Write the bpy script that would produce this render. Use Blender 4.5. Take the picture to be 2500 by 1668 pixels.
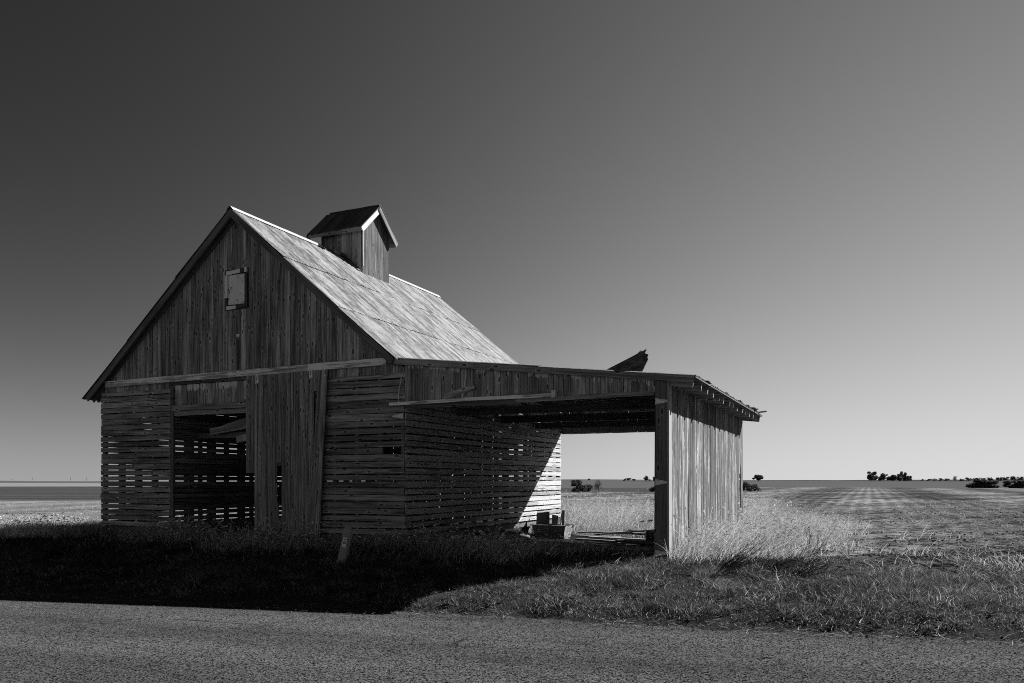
import bpy, math, random
import numpy as np
from mathutils import Vector, Matrix

for o in list(bpy.data.objects):
    bpy.data.objects.remove(o)
scene = bpy.context.scene
COL = scene.collection
rnd = random.Random(11)
npr = np.random.default_rng(7)
R = math.radians

# ------------------------------------------------------------ camera
EYE = 1.65
cam_d = bpy.data.cameras.new('camera')
cam = bpy.data.objects.new('camera', cam_d)
COL.objects.link(cam)
cam.location = (0, 0, EYE)
cam.rotation_euler = (R(90), 0, 0)
cam_d.sensor_width = 36.0
cam_d.lens = 36.0 * 1900 / 2500
cam_d.shift_y = 339 / 2500
cam_d.clip_end = 9000
scene.camera = cam
scene.render.resolution_x = 1024
scene.render.resolution_y = 683

# ------------------------------------------------------------ sky, sun, exposure
SUN_AZ = R(60.0)          # clockwise from the view direction (+Y)
SUN_EL = R(32.7)
world = bpy.data.worlds.new('World')
scene.world = world
world.use_nodes = True
wt = world.node_tree
wt.nodes.clear()
wo = wt.nodes.new('ShaderNodeOutputWorld')
wb = wt.nodes.new('ShaderNodeBackground')
sky = wt.nodes.new('ShaderNodeTexSky')
sky.sky_type = 'NISHITA'
sky.sun_disc = False
sky.sun_elevation = SUN_EL
sky.sun_rotation = SUN_AZ
sky.altitude = 0
sky.air_density = 1.0
sky.dust_density = 0.0
sky.ozone_density = 1.0
# black-and-white film behind an orange filter: the blue of the sky does not count,
# and one film response curve (toe and shoulder) holds for the whole dome
def wmath(op, x, y):
    q = wt.nodes.new('ShaderNodeMath'); q.operation = op
    for i, v in enumerate((x, y)):
        if isinstance(v, (int, float)): q.inputs[i].default_value = v
        else: wt.links.new(v, q.inputs[i])
    return q.outputs[0]
EXPO = 1.5
sep = wt.nodes.new('ShaderNodeSeparateColor')
wt.links.new(sky.outputs[0], sep.inputs[0])
lum = wmath('MULTIPLY', wmath('ADD', sep.outputs[0], sep.outputs[1]), 0.05)
# skylight is polarised most strongly 90 degrees from the sun, and the filter takes part of that away
sun_vec = (math.sin(SUN_AZ) * math.cos(SUN_EL), math.cos(SUN_AZ) * math.cos(SUN_EL), math.sin(SUN_EL))
wtc = wt.nodes.new('ShaderNodeTexCoord')
wdot = wt.nodes.new('ShaderNodeVectorMath'); wdot.operation = 'DOT_PRODUCT'
wt.links.new(wtc.outputs['Generated'], wdot.inputs[0]); wdot.inputs[1].default_value = sun_vec
c2_ = wmath('POWER', wmath('ABSOLUTE', wdot.outputs['Value'], 0.0), 2.0)
pol = wmath('DIVIDE', wmath('SUBTRACT', 1.0, c2_), wmath('ADD', 1.0, c2_))
lum = wmath('MULTIPLY', lum, wmath('SUBTRACT', 1.0, wmath('MULTIPLY', pol, 0.5)))
yv = wmath('MULTIPLY', wmath('POWER', lum, 1.957), 3.84)
yv = wmath('DIVIDE', yv, wmath('ADD', wmath('DIVIDE', yv, 0.85), 1.0))
wt.links.new(wmath('MULTIPLY', yv, 10.0 / 2 ** EXPO), wb.inputs[0])
wb.inputs[1].default_value = 0.1
wt.links.new(wb.outputs[0], wo.inputs[0])

sun_d = bpy.data.lights.new('sun', 'SUN')
sun = bpy.data.objects.new('sun', sun_d)
COL.objects.link(sun)
sdir = Vector((math.sin(SUN_AZ) * math.cos(SUN_EL), math.cos(SUN_AZ) * math.cos(SUN_EL), math.sin(SUN_EL)))
sun.rotation_euler = sdir.to_track_quat('Z', 'Y').to_euler()
sun.location = sdir * 60
sun_d.energy = 4.5
sun_d.angle = R(0.53)
sun_d.color = (1, 1, 1)
scene.view_settings.view_transform = 'Standard'
scene.view_settings.look = 'None'
scene.view_settings.gamma = 1.0
scene.view_settings.exposure = EXPO
scene.cycles.filter_width = 1.0
scene.cycles.use_denoising = False
scene.cycles.max_bounces = 6
scene.cycles.diffuse_bounces = 4
scene.cycles.transparent_max_bounces = 8

# ------------------------------------------------------------ node helpers
class NT:
    def __init__(s, name):
        s.m = bpy.data.materials.new(name)
        s.m.use_nodes = True
        s.t = s.m.node_tree
        s.t.nodes.clear()
        s.out = s.t.nodes.new('ShaderNodeOutputMaterial')
    def n(s, typ, **kw):
        q = s.t.nodes.new(typ)
        for k, v in kw.items():
            setattr(q, k, v)
        return q
    def put(s, sock, v):
        if hasattr(v, 'is_linked') or isinstance(v, bpy.types.NodeSocket):
            s.t.links.new(v, sock)
        else:
            sock.default_value = v
    def math(s, op, a, b=0.0, c=0.0, clamp=False):
        q = s.n('ShaderNodeMath', operation=op, use_clamp=clamp)
        s.put(q.inputs[0], a); s.put(q.inputs[1], b); s.put(q.inputs[2], c)
        return q.outputs[0]
    def vmath(s, op, a, b):
        q = s.n('ShaderNodeVectorMath', operation=op)
        s.put(q.inputs[0], a); s.put(q.inputs[1], b)
        return q.outputs[0]
    def remap(s, v, a, b, c=0.0, d=1.0, smooth=True):
        q = s.n('ShaderNodeMapRange', interpolation_type='SMOOTHSTEP' if smooth else 'LINEAR')
        s.put(q.inputs[0], v)
        for i, x in enumerate((a, b, c, d)):
            s.put(q.inputs[i + 1], x)
        return q.outputs[0]
    def noise(s, vec, scale, detail=4, rough=0.55, dist=0.0):
        q = s.n('ShaderNodeTexNoise')
        s.put(q.inputs['Vector'], vec)
        q.inputs['Scale'].default_value = scale
        q.inputs['Detail'].default_value = detail
        q.inputs['Roughness'].default_value = rough
        q.inputs['Distortion'].default_value = dist
        return q.outputs[0]
    def voro(s, vec, scale, feature='F1', out=0, rand=1.0, dim='3D'):
        q = s.n('ShaderNodeTexVoronoi', feature=feature, voronoi_dimensions=dim)
        s.put(q.inputs['Vector'], vec)
        q.inputs['Scale'].default_value = scale
        q.inputs['Randomness'].default_value = rand
        return q.outputs[out]
    def mix(s, f, a, b):
        q = s.n('ShaderNodeMix', data_type='FLOAT')
        s.put(q.inputs[0], f); s.put(q.inputs[2], a); s.put(q.inputs[3], b)
        return q.outputs[0]
    def grey(s, v):
        q = s.n('ShaderNodeCombineColor')
        for i in range(3):
            s.put(q.inputs[i], v)
        return q.outputs[0]
    def bsdf(s, val, rough=0.85, spec=0.2, metal=0.0, bump=None, bstr=0.3, bdist=0.01):
        b = s.n('ShaderNodeBsdfPrincipled')
        s.put(b.inputs['Base Color'], s.grey(val))
        s.put(b.inputs['Roughness'], rough)
        s.put(b.inputs['Specular IOR Level'], spec)
        s.put(b.inputs['Metallic'], metal)
        if bump is not None:
            q = s.n('ShaderNodeBump')
            q.inputs['Strength'].default_value = bstr
            q.inputs['Distance'].default_value = bdist
            s.put(q.inputs['Height'], bump)
            s.t.links.new(q.outputs[0], b.inputs['Normal'])
        s.t.links.new(b.outputs[0], s.out.inputs[0])
        return s.m

def wood(name, dark, light, tone=0.35, paint=None, cover=0.5, top_paint=0.0, knots=True, across=34.0, pstretch=0.9):
    """weathered plank, grain along the piece's own X axis; piece top end is at local X = 0 when top_paint is used"""
    t = NT(name)
    tc = t.n('ShaderNodeTexCoord').outputs['Object']
    oi = t.n('ShaderNodeObjectInfo').outputs['Random']
    off = t.n('ShaderNodeCombineXYZ')
    t.put(off.inputs[0], t.math('MULTIPLY', oi, 37.0)); t.put(off.inputs[1], t.math('MULTIPLY', oi, 91.0)); t.put(off.inputs[2], t.math('MULTIPLY', oi, 13.0))
    p = t.vmath('ADD', tc, off.outputs[0])
    g1 = t.noise(t.vmath('MULTIPLY', p, (1.3, across, across)), 1.0, 7, 0.62, 0.4)
    g2 = t.noise(t.vmath('MULTIPLY', p, (0.6, 5.0, 5.0)), 1.0, 4)
    g3 = t.noise(t.vmath('MULTIPLY', p, (4.0, across * 2.6, across * 2.6)), 1.0, 3, 0.6)
    v = t.remap(t.math('ADD', t.math('MULTIPLY', g1, 0.65), t.math('ADD', t.math('MULTIPLY', g2, 0.4), t.math('MULTIPLY', g3, 0.15))), 0.46, 0.72)
    val = t.mix(v, dark, light)
    val = t.math('MULTIPLY', val, t.remap(oi, 0.0, 1.0, 1.0 - tone, 1.0 + tone, False))
    crack = t.remap(t.noise(t.vmath('MULTIPLY', p, (0.55, across * 1.5, across * 1.5)), 1.0, 2, 0.5), 0.65, 0.70)
    if paint is not None:
        pm = t.noise(t.vmath('MULTIPLY', p, (pstretch, 24.0, 24.0)), 1.0, 8, 0.74, 0.5)
        pl = t.noise(t.vmath('MULTIPLY', p, (1.5, 4.5, 4.5)), 1.0, 5, 0.65)
        pr = t.remap(oi, 0.0, 1.0, -0.05, 0.05, False)
        m = t.remap(t.math('ADD', t.math('ADD', t.math('MULTIPLY', pm, 0.62), t.math('MULTIPLY', pl, 0.38)), pr), 0.555 - cover * 0.16, 0.63 - cover * 0.16)
        val = t.mix(m, val, paint)
    if top_paint > 0:
        x = t.n('ShaderNodeSeparateXYZ'); t.put(x.inputs[0], tc)
        edge = t.math('SUBTRACT', t.math('MULTIPLY', t.noise(t.vmath('MULTIPLY', p, (2.0, 22.0, 1.0)), 1.0, 4, 0.6), top_paint * 3.4), t.math('SUBTRACT', x.outputs[0], 0.085))
        gate = t.remap(t.noise(t.vmath('MULTIPLY', p, (0.3, 4.0, 1.0)), 1.0, 2), 0.47, 0.52)
        m2 = t.math('MULTIPLY', t.remap(edge, top_paint * 1.45, top_paint * 1.5), gate)
        val = t.mix(m2, val, 0.6)
    val = t.math('MULTIPLY', val, t.mix(crack, 1.0, 0.35))
    if knots:
        kv = t.n('ShaderNodeVectorMath', operation='MULTIPLY'); t.put(kv.inputs[0], p); kv.inputs[1].default_value = (1.9, 5.2, 0.0)
        d = t.voro(kv.outputs[0], 1.0, dim='2D')
        ring = t.remap(d, 0.12, 0.2, 1.5, 1.0)
        core = t.remap(d, 0.075, 0.12, 0.2, 1.0)
        val = t.math('MULTIPLY', val, t.math('MULTIPLY', ring, core))
    return t.bsdf(val, 0.88, 0.15, bump=t.math('ADD', g1, t.math('MULTIPLY', crack, -0.6)), bstr=0.5, bdist=0.008)

def plain(name, v, rough=0.7, spec=0.3, metal=0.0, var=0.3, scale=9.0):
    t = NT(name)
    tc = t.n('ShaderNodeTexCoord').outputs['Object']
    oi = t.n('ShaderNodeObjectInfo').outputs['Random']
    n = t.noise(tc, scale, 6, 0.65)
    val = t.math('MULTIPLY', t.remap(n, 0.25, 0.75, v * (1 - var), v * (1 + var)), t.remap(oi, 0, 1, 0.85, 1.15, False))
    return t.bsdf(val, rough, spec, metal, bump=n, bstr=0.25, bdist=0.01)

def patchy(name, base, spot, scale, lo, hi, rough=0.75):
    t = NT(name)
    tc = t.n('ShaderNodeTexCoord').outputs['Object']
    oi = t.n('ShaderNodeObjectInfo').outputs['Random']
    p = t.vmath('ADD', tc, t.n('ShaderNodeCombineXYZ').outputs[0])
    q = t.n('ShaderNodeCombineXYZ'); t.put(q.inputs[0], t.math('MULTIPLY', oi, 55.0))
    p = t.vmath('ADD', tc, q.outputs[0])
    n = t.noise(p, scale, 6, 0.7)
    n2 = t.noise(p, scale * 0.25, 3)
    m = t.remap(t.math('ADD', t.math('MULTIPLY', n, 0.6), t.math('MULTIPLY', n2, 0.4)), lo, hi)
    return t.bsdf(t.mix(m, base, spot), rough, 0.2, bump=n, bstr=0.3)

def roof_metal(name, lo, hi):
    t = NT(name)
    tc = t.n('ShaderNodeTexCoord').outputs['Object']
    oi = t.n('ShaderNodeObjectInfo').outputs['Random']
    q = t.n('ShaderNodeCombineXYZ'); t.put(q.inputs[0], t.math('MULTIPLY', oi, 55.0)); t.put(q.inputs[1], t.math('MULTIPLY', oi, 17.0))
    p = t.vmath('ADD', tc, q.outputs[0])
    a = t.noise(t.vmath('MULTIPLY', p, (0.55, 5.5, 0.0)), 1.0, 6, 0.62, 0.3)
    b = t.noise(t.vmath('MULTIPLY', p, (9.0, 40.0, 0.0)), 1.0, 4, 0.7)
    c = t.noise(t.vmath('MULTIPLY', p, (1.6, 3.6, 0.0)), 1.0, 6, 0.7)
    m = t.remap(t.math('ADD', t.math('MULTIPLY', a, 0.36), t.math('ADD', t.math('MULTIPLY', b, 0.26), t.math('MULTIPLY', c, 0.38))), 0.43, 0.575)
    val = t.math('MULTIPLY', t.mix(m, lo, hi), t.remap(oi, 0, 1, 0.9, 1.1, False))
    return t.bsdf(val, 0.62, 0.3, 0.0, bump=b, bstr=0.15, bdist=0.004)

M = {}
M['gable'] = wood('gable_boards_weathered', 0.075, 0.38, 0.42)
M['slat'] = wood('crib_slat_weathered', 0.08, 0.32, 0.38, across=26)
M['slat_pale'] = wood('crib_slat_pale_paint', 0.15, 0.36, 0.12, paint=0.43, cover=0.6, knots=True, pstretch=2.0)
M['header'] = wood('shed_header_weathered', 0.1, 0.36, 0.35, top_paint=0.12)
M['wallpaint'] = wood('shed_wall_flaking_paint', 0.02, 0.11, 0.25, paint=0.30, cover=0.26, pstretch=1.3)
M['cup_lit'] = wood('cupola_flaking_paint', 0.025, 0.10, 0.25, paint=0.2, cover=-0.2)
M['trim'] = wood('pale_track_paint', 0.22, 0.45, 0.04, paint=0.82, cover=0.75, knots=False)
M['cornerpaint'] = wood('corner_board_paint', 0.06, 0.15, 0.1, paint=0.26, cover=0.85, knots=False)
M['whitepaint'] = wood('white_rake_paint', 0.2, 0.35, 0.05, paint=0.48, cover=0.9, knots=False)
M['rake'] = wood('rake_board_dark', 0.07, 0.18, 0.15, knots=False)
M['fascia'] = wood('fascia_weathered', 0.12, 0.34, 0.15)
M['frame'] = wood('frame_timber', 0.07, 0.16, 0.2)
M['door'] = wood('door_boards', 0.1, 0.34, 0.3, across=26)
M['roof'] = roof_metal('galvanised_roof_sheet', 0.035, 0.205)
M['rust'] = patchy('rusted_sheet', 0.05, 0.14, 18, 0.42, 0.6)
M['galv'] = plain('bright_galvanised', 0.32, 0.45, 0.5, 0.0, 0.15)
M['hatch'] = patchy('hatch_panel_speckled', 0.72, 0.08, 22, 0.56, 0.62)
M['hatchframe'] = patchy('hatch_frame_chipped', 0.07, 0.75, 8, 0.49, 0.51)
M['hatchpale'] = patchy('hatch_frame_pale', 0.75, 0.3, 14, 0.62, 0.7)
M['hatchdark'] = patchy('hatch_rot_and_slit_shade', 0.06, 0.3, 14, 0.6, 0.66)
M['iron'] = plain('painted_iron_plate', 0.6, 0.6, 0.3, 0.0, 0.35, 30)
M['darkiron'] = plain('dark_iron', 0.05, 0.6, 0.3)
M['concrete'] = patchy('old_concrete', 0.2, 0.09, 12, 0.5, 0.65)
M['earth'] = plain('dark_earth_floor', 0.07, 1.0, 0.0)
M['shingle'] = wood('cupola_shingle_dark', 0.025, 0.09, 0.25, knots=False)
M['plank_pale'] = wood('loose_plank_pale', 0.12, 0.32, 0.45)
M['stored'] = wood('stored_plank', 0.14, 0.36, 0.25)
M['black'] = plain('black_plastic_and_recess_shade', 0.02, 0.5, 0.4)
M['twig'] = plain('dark_twig', 0.03, 0.9, 0.1)

# ------------------------------------------------------------ barn frame of reference
A = math.atan(872 / 1900)
U = Vector((math.cos(A), -math.sin(A), 0))
V = Vector((math.sin(A), math.cos(A), 0))
C0 = Vector(((989 - 1250) / 1900 * 14.65, 14.65, 0))
ZB = 0.40
BARN = None
def W(u, v, z=0.0):
    return C0 + U * u + V * v + Vector((0, 0, z))

def link(o, parent=None):
    COL.objects.link(o)
    if parent is not None:
        o.parent = parent
        if parent is BARN:
            o.location.z = -ZB       # part coordinates are given above road level
    return o
def tag(o, label=None, cat=None, group=None, kind=None):
    if label: o['label'] = label
    if cat: o['category'] = cat
    if group: o['group'] = group
    if kind: o['kind'] = kind
    return o
def empty(name, loc=(0, 0, 0), rz=0.0):
    o = bpy.data.objects.new(name, None)
    o.empty_display_size = 0.2
    COL.objects.link(o)
    o.location = loc
    o.rotation_euler = (0, 0, rz)
    return o
def mesh_obj(name, verts, faces, mat, parent=None, smooth=False):
    me = bpy.data.meshes.new(name)
    me.from_pydata([tuple(v) for v in verts], [], faces)
    me.materials.append(mat)
    me.update()
    if smooth:
        me.polygons.foreach_set('use_smooth', [True] * len(me.polygons))
    return link(bpy.data.objects.new(name, me), parent)

BOXF = [(0, 3, 2, 1), (4, 5, 6, 7), (0, 1, 5, 4), (1, 2, 6, 5), (2, 3, 7, 6), (3, 0, 4, 7)]
class MB:
    """collects boxes and tubes for ONE part"""
    def __init__(s):
        s.v = []; s.f = []
    def box(s, x0, x1, y0, y1, z0, z1):
        k = len(s.v)
        s.v += [(x0, y0, z0), (x1, y0, z0), (x1, y1, z0), (x0, y1, z0), (x0, y0, z1), (x1, y0, z1), (x1, y1, z1), (x0, y1, z1)]
        s.f += [tuple(i + k for i in q) for q in BOXF]
        return s
    def tube(s, pts, rad, n=5):
        k = len(s.v)
        pts = [Vector(p) for p in pts]
        if not hasattr(rad, '__len__'):
            rad = [rad] * len(pts)
        for i, p in enumerate(pts):
            d = (pts[min(i + 1, len(pts) - 1)] - pts[max(i - 1, 0)]).normalized()
            a = d.orthogonal().normalized(); b = d.cross(a)
            for j in range(n):
                an = 2 * math.pi * j / n
                s.v.append(tuple(p + (a * math.cos(an) + b * math.sin(an)) * rad[i]))
        for i in range(len(pts) - 1):
            for j in range(n):
                s.f.append((k + i * n + j, k + i * n + (j + 1) % n, k + (i + 1) * n + (j + 1) % n, k + (i + 1) * n + j))
        s.f.append(tuple(k + j for j in reversed(range(n))))
        s.f.append(tuple(k + (len(pts) - 1) * n + j for j in range(n)))
        return s
    def build(s, name, mat, parent=None, smooth=False):
        return mesh_obj(name, s.v, s.f, mat, parent, smooth)

def plank(name, parent, mat, a, b, wdir, w, t, seg=3, jw=0.003, bow=0.004, ca=0.0, cb=0.0, rough=0.006):
    """one sawn piece from a to b: its own mesh, X along the grain (a is local x=0), thickness t towards X x wdir
       ca / cb: how far each end is cut on the slant over the width"""
    a = Vector(a); b = Vector(b)
    X = (b - a); L = X.length; X.normalize()
    Y = Vector(wdir); Y = (Y - X * Y.dot(X)).normalized()
    Z = X.cross(Y)
    vs = []
    ph = rnd.random() * 6.28
    for i in range(seg + 1):
        f = i / seg
        cut0 = ca * (1 - f); cut1 = cb * f
        by = bow * math.sin(f * 3.1 + ph); bz = bow * 0.7 * math.sin(f * 4.0 + ph * 1.7)
        for sy, sz in ((-1, 0), (1, 0), (1, 1), (-1, 1)):
            e = rnd.uniform(-rough, rough) if i in (0, seg) else 0
            vs.append((f * L + sy * 0.5 * (cut0 + cut1) + e, sy * (w / 2 + rnd.uniform(-jw, jw)) + by, sz * t + bz))
    fs = [(0, 1, 2, 3)]
    for i in range(seg):
        k = i * 4
        for j in range(4):
            fs.append((k + j, k + 4 + j, k + 4 + (j + 1) % 4, k + (j + 1) % 4))
    k = seg * 4
    fs.append((k + 3, k + 2, k + 1, k))
    me = bpy.data.meshes.new(name)
    me.from_pydata(vs, [], fs)
    me.materials.append(mat)
    me.update()
    o = bpy.data.objects.new(name, me)
    link(o, parent)
    mt = Matrix((X, Y, Z)).transposed().to_4x4(); mt.translation = a - (Vector((0, 0, ZB)) if parent is BARN else Vector())
    o.matrix_basis = mt
    return o


# ------------------------------------------------------------ terrain
ROADN = Vector((math.sin(R(20.0)), math.cos(R(20.0)), 0))
ROADT = Vector((math.cos(R(20.0)), -math.sin(R(20.0)), 0))
ROADC = 8.72
def road_z(x):
    return 0.015 * np.clip(x, -40, 40)      # the road falls gently to the left
def sstep(x, a, b):
    t = np.clip((np.asarray(x, float) - a) / (b - a), 0, 1)
    return t * t * (3 - 2 * t)
def road_n(x, y):
    return x * ROADN.x + y * ROADN.y - ROADC
_w = [(npr.uniform(0.25, 2.2), npr.uniform(0, 6.28), npr.uniform(0, 6.28)) for _ in range(14)]
def bumps(x, y):
    z = np.zeros_like(np.asarray(x, float))
    for k, an, ph in _w:
        z = z + np.sin((x * math.cos(an) + y * math.sin(an)) * k * 2.2 + ph) / (k + 0.6)
    return z / 8
PROF_R = [0, 16, 30, 55, 95, 150, 230, 420, 800, 1500, 8000]
PROF_L = [0.40, 0.40, 0.36, 0.28, 0.30, 0.35, 0.30, 0.75, 0.9, 0.6, -4.0]
PROF_C = [0.40, 0.40, 0.36, 0.30, 0.26, -1.2, -0.8, 0.6, 1.55, 1.5, -2.0]
PROF_Q = [0.40, 0.40, 0.38, 0.38, 0.42, 0.40, -0.6, 0.7, 1.45, 1.3, -3.0]
def H(x, y):
    x = np.asarray(x, float); y = np.asarray(y, float)
    n = road_n(x, y)
    r = np.hypot(x, y)
    an = np.degrees(np.arctan2(x, np.maximum(y, 1e-3)))
    l = np.interp(r, PROF_R, PROF_L); c = np.interp(r, PROF_R, PROF_C); q = np.interp(r, PROF_R, PROF_Q)
    wl = sstep(-an, 6, 18); wq = sstep(an, 9, 15)
    z = l * wl + q * wq + c * (1 - wl - wq)
    bu_ = (x - C0.x) * U.x + (y - C0.y) * U.y; bv_ = (x - C0.x) * V.x + (y - C0.y) * V.y
    z = z - 0.27 * sstep(bv_, 0.5, 6.0) * sstep(bu_, -3.0, -0.5) * (1 - sstep(bu_, 5.0, 11.0)) * (1 - sstep(r, 30, 70))
    z = z * (0.15 * sstep(n, 0.02, 0.5) + 0.85 * np.clip(n / 3.8, 0, 1) ** 0.9)
    z = z + bumps(x, y) * 0.10 * sstep(n, 0.1, 1.0) * (1 - sstep(r, 40, 120))
    z = z + sstep(r, 150, 500) * (0.55 * np.sin(x * 0.011 + 0.6) + 0.35 * np.sin(x * 0.027 + y * 0.004) + 0.4 * np.sin(y * 0.006 + x * 0.003)) * np.minimum(r / 600, 1.4)
    z = np.where(n < 0.12, -0.05 + 0.05 * sstep(n, -0.2, 0.12), z)
    z = np.where(n < -11, -0.02 - 0.2 * sstep(-n, 11, 14), z)
    return z + road_z(x) * (1 - sstep(n, 0.8, 4.0))
def Hs(x, y):
    return float(H(np.array([x]), np.array([y]))[0])

def residue_mat(name, dark, light, sc, lo, hi, rows=0.7, rowamp=(0.7, 1.25), big=0.08, patch=(0.6, 1.2)):
    """crop residue on soil: streaky high-contrast litter, finer octaves showing up close"""
    t = NT(name)
    p = t.n('ShaderNodeNewGeometry').outputs['Position']
    a = t.noise(t.vmath('MULTIPLY', p, (sc, sc * 0.28, 0.0)), 1.0, 10, 0.86)
    c = t.noise(t.vmath('MULTIPLY', p, (sc * 0.12, sc * 0.3, 0.0)), 1.0, 5, 0.7)
    b = t.noise(t.vmath('MULTIPLY', p, (0.6, 1.4, 0.0)), big, 4, 0.6)
    v = t.math('ADD', t.math('MULTIPLY', a, 0.7), t.math('MULTIPLY', c, 0.3))
    val = t.mix(t.remap(v, lo, hi), dark, light)
    val = t.math('MULTIPLY', val, t.remap(b, 0.35, 0.65, patch[0], patch[1]))
    rot = t.n('ShaderNodeVectorRotate', rotation_type='Z_AXIS'); t.put(rot.inputs[0], p); rot.inputs['Angle'].default_value = A_ROW
    x = t.n('ShaderNodeSeparateXYZ'); t.put(x.inputs[0], rot.outputs[0])
    wv = t.math('SINE', t.math('ADD', t.math('MULTIPLY', x.outputs[0], rows), t.math('MULTIPLY', c, 3.0)))
    wv2 = t.math('SINE', t.math('ADD', t.math('MULTIPLY', x.outputs[0], 8.27), t.math('MULTIPLY', c, 4.0)))
    val = t.math('MULTIPLY', val, t.math('MULTIPLY', t.remap(wv, -1, 1, rowamp[0], rowamp[1]), t.remap(wv2, -1, 1, 0.8, 1.15)))
    return t.bsdf(val, 1.0, 0.0, bump=a, bstr=0.8, bdist=0.06)
def field_mat(name, dark, light, soil, streak=(0.5, 2.4), big=0.05, lo=0.36, hi=0.66, rows=0.0, rowang=0.0, fine=16.0, rowamp=(0.8, 1.15)):
    t = NT(name)
    p = t.n('ShaderNodeNewGeometry').outputs['Position']
    f = t.noise(t.vmath('MULTIPLY', p, (1.0, 1.0, 0.3)), fine, 6, 0.75)
    s = t.noise(t.vmath('MULTIPLY', p, (streak[0], streak[1], 0.0)), 1.0, 6, 0.7)
    b = t.noise(t.vmath('MULTIPLY', p, (1.0, 1.6, 0.0)), big, 4, 0.6)
    v = t.math('ADD', t.math('MULTIPLY', f, 0.45), t.math('ADD', t.math('MULTIPLY', s, 0.35), t.math('MULTIPLY', b, 0.2)))
    val = t.mix(t.remap(v, lo, hi), dark, light)
    sm = t.remap(t.math('ADD', t.math('MULTIPLY', b, 0.6), t.math('MULTIPLY', s, 0.4)), 0.46, 0.58)
    val = t.mix(t.math('MULTIPLY', sm, 0.6), val, soil)
    if rows:
        rot = t.n('ShaderNodeVectorRotate', rotation_type='Z_AXIS'); t.put(rot.inputs[0], p); rot.inputs['Angle'].default_value = rowang
        x = t.n('ShaderNodeSeparateXYZ'); t.put(x.inputs[0], rot.outputs[0])
        wv = t.math('SINE', t.math('ADD', t.math('MULTIPLY', x.outputs[0], rows), t.math('MULTIPLY', s, 5.0)))
        val = t.math('MULTIPLY', val, t.remap(wv, -1, 1, rowamp[0], rowamp[1]))
    return t.bsdf(val, 1.0, 0.0, bump=t.math('ADD', f, s), bstr=0.7, bdist=0.05)
A_ROW = math.atan(872 / 1900)      # crop rows run parallel to the barn's side
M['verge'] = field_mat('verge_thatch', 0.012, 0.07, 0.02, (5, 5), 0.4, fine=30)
M['stub_l'] = field_mat('pale_stubble', 0.05, 0.24, 0.16, (0.35, 2.6), 0.03, rows=1.2, rowang=R(8))
M['stub_r'] = residue_mat('mixed_stubble', 0.008, 0.23, 5.0, 0.43, 0.60)
M['soil'] = residue_mat('dark_tilled_soil', 0.004, 0.12, 7.0, 0.45, 0.66)
M['stub_far'] = residue_mat('far_stubble', 0.02, 0.22, 1.2, 0.42, 0.60, rowamp=(0.6, 1.3))
M['field_d'] = field_mat('dark_field', 0.028, 0.075, 0.04, (0.05, 0.4), 0.01, rows=0.9, rowang=R(88), fine=3)
M['field_p'] = field_mat('pale_far_strip', 0.14, 0.2, 0.13, (0.01, 0.06), 0.004, fine=0.5)
M['field_m'] = field_mat('mid_far_field', 0.055, 0.10, 0.065, (0.03, 0.25), 0.006, fine=1.2)

xs = np.concatenate([-np.geomspace(14.5, 4200, 46)[::-1], np.arange(-14, 14.01, 0.28), np.geomspace(14.5, 4200, 46)])
ys = np.concatenate([-np.geomspace(12, 300, 12)[::-1], np.arange(-10, 6.5, 1.0), np.arange(6.75, 32, 0.28), np.geomspace(32.4, 6500, 110)])
gx, gy = np.meshgrid(xs, ys)
gz = H(gx, gy)
vv = np.stack([gx, gy, gz], -1).reshape(-1, 3)
nx, ny = len(xs), len(ys)
ii, jj = np.meshgrid(np.arange(nx - 1), np.arange(ny - 1))
q = (jj * nx + ii).ravel()
ff = np.stack([q, q + 1, q + nx + 1, q + nx], -1)
def fast_mesh(name, verts, quads, mats, tone=None, smooth=False):
    me = bpy.data.meshes.new(name)
    verts = np.ascontiguousarray(verts, np.float32); quads = np.ascontiguousarray(quads, np.int32)
    k = quads.shape[1]
    me.vertices.add(len(verts)); me.vertices.foreach_set('co', verts.ravel())
    me.loops.add(quads.size); me.loops.foreach_set('vertex_index', quads.ravel())
    me.polygons.add(len(quads)); me.polygons.foreach_set('loop_start', np.arange(0, quads.size, k, dtype=np.int32))
    me.polygons.foreach_set('use_smooth', np.full(len(quads), smooth))
    for m in mats:
        me.materials.append(m)
    if tone is not None:
        at = me.attributes.new('tone', 'FLOAT', 'POINT')
        at.data.foreach_set('value', np.ascontiguousarray(tone, np.float32))
    me.update(calc_edges=True)
    me.validate()
    return me
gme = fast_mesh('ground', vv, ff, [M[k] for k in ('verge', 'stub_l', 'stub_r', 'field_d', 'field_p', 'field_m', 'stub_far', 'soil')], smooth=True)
cx = vv[ff].mean(1)
an = np.degrees(np.arctan2(cx[:, 0], np.maximum(cx[:, 1], 1e-3)))
n_ = road_n(cx[:, 0], cx[:, 1])
Y_ = cx[:, 1] + 0.04 * cx[:, 0]
mi = np.where(an < -6, 1, 2)
left = an < -8; mid = (an >= -8) & (an < 11); right = an >= 11
mi = np.where(left & (Y_ > 52), 3, mi); mi = np.where(left & (Y_ > 165), 4, mi); mi = np.where(left & (Y_ > 300), 5, mi)
mi = np.where(left & (Y_ > 620), 4, mi)
mi = np.where(~left & (Y_ > 46), 6, mi); mi = np.where(mid & (Y_ > 100), 3, mi); mi = np.where(mid & (Y_ > 240), 5, mi); mi = np.where(mid & (Y_ > 480), 3, mi); mi = np.where(mid & (Y_ > 620), 5, mi)
mi = np.where(right & (Y_ > 175), 5, mi); mi = np.where(right & (Y_ > 700), 3, mi)
mi = np.where((mi == 2) & (n_ < 7.2 + 1.2 * np.sin(cx[:, 0] * 0.9)), 7, mi)
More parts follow.
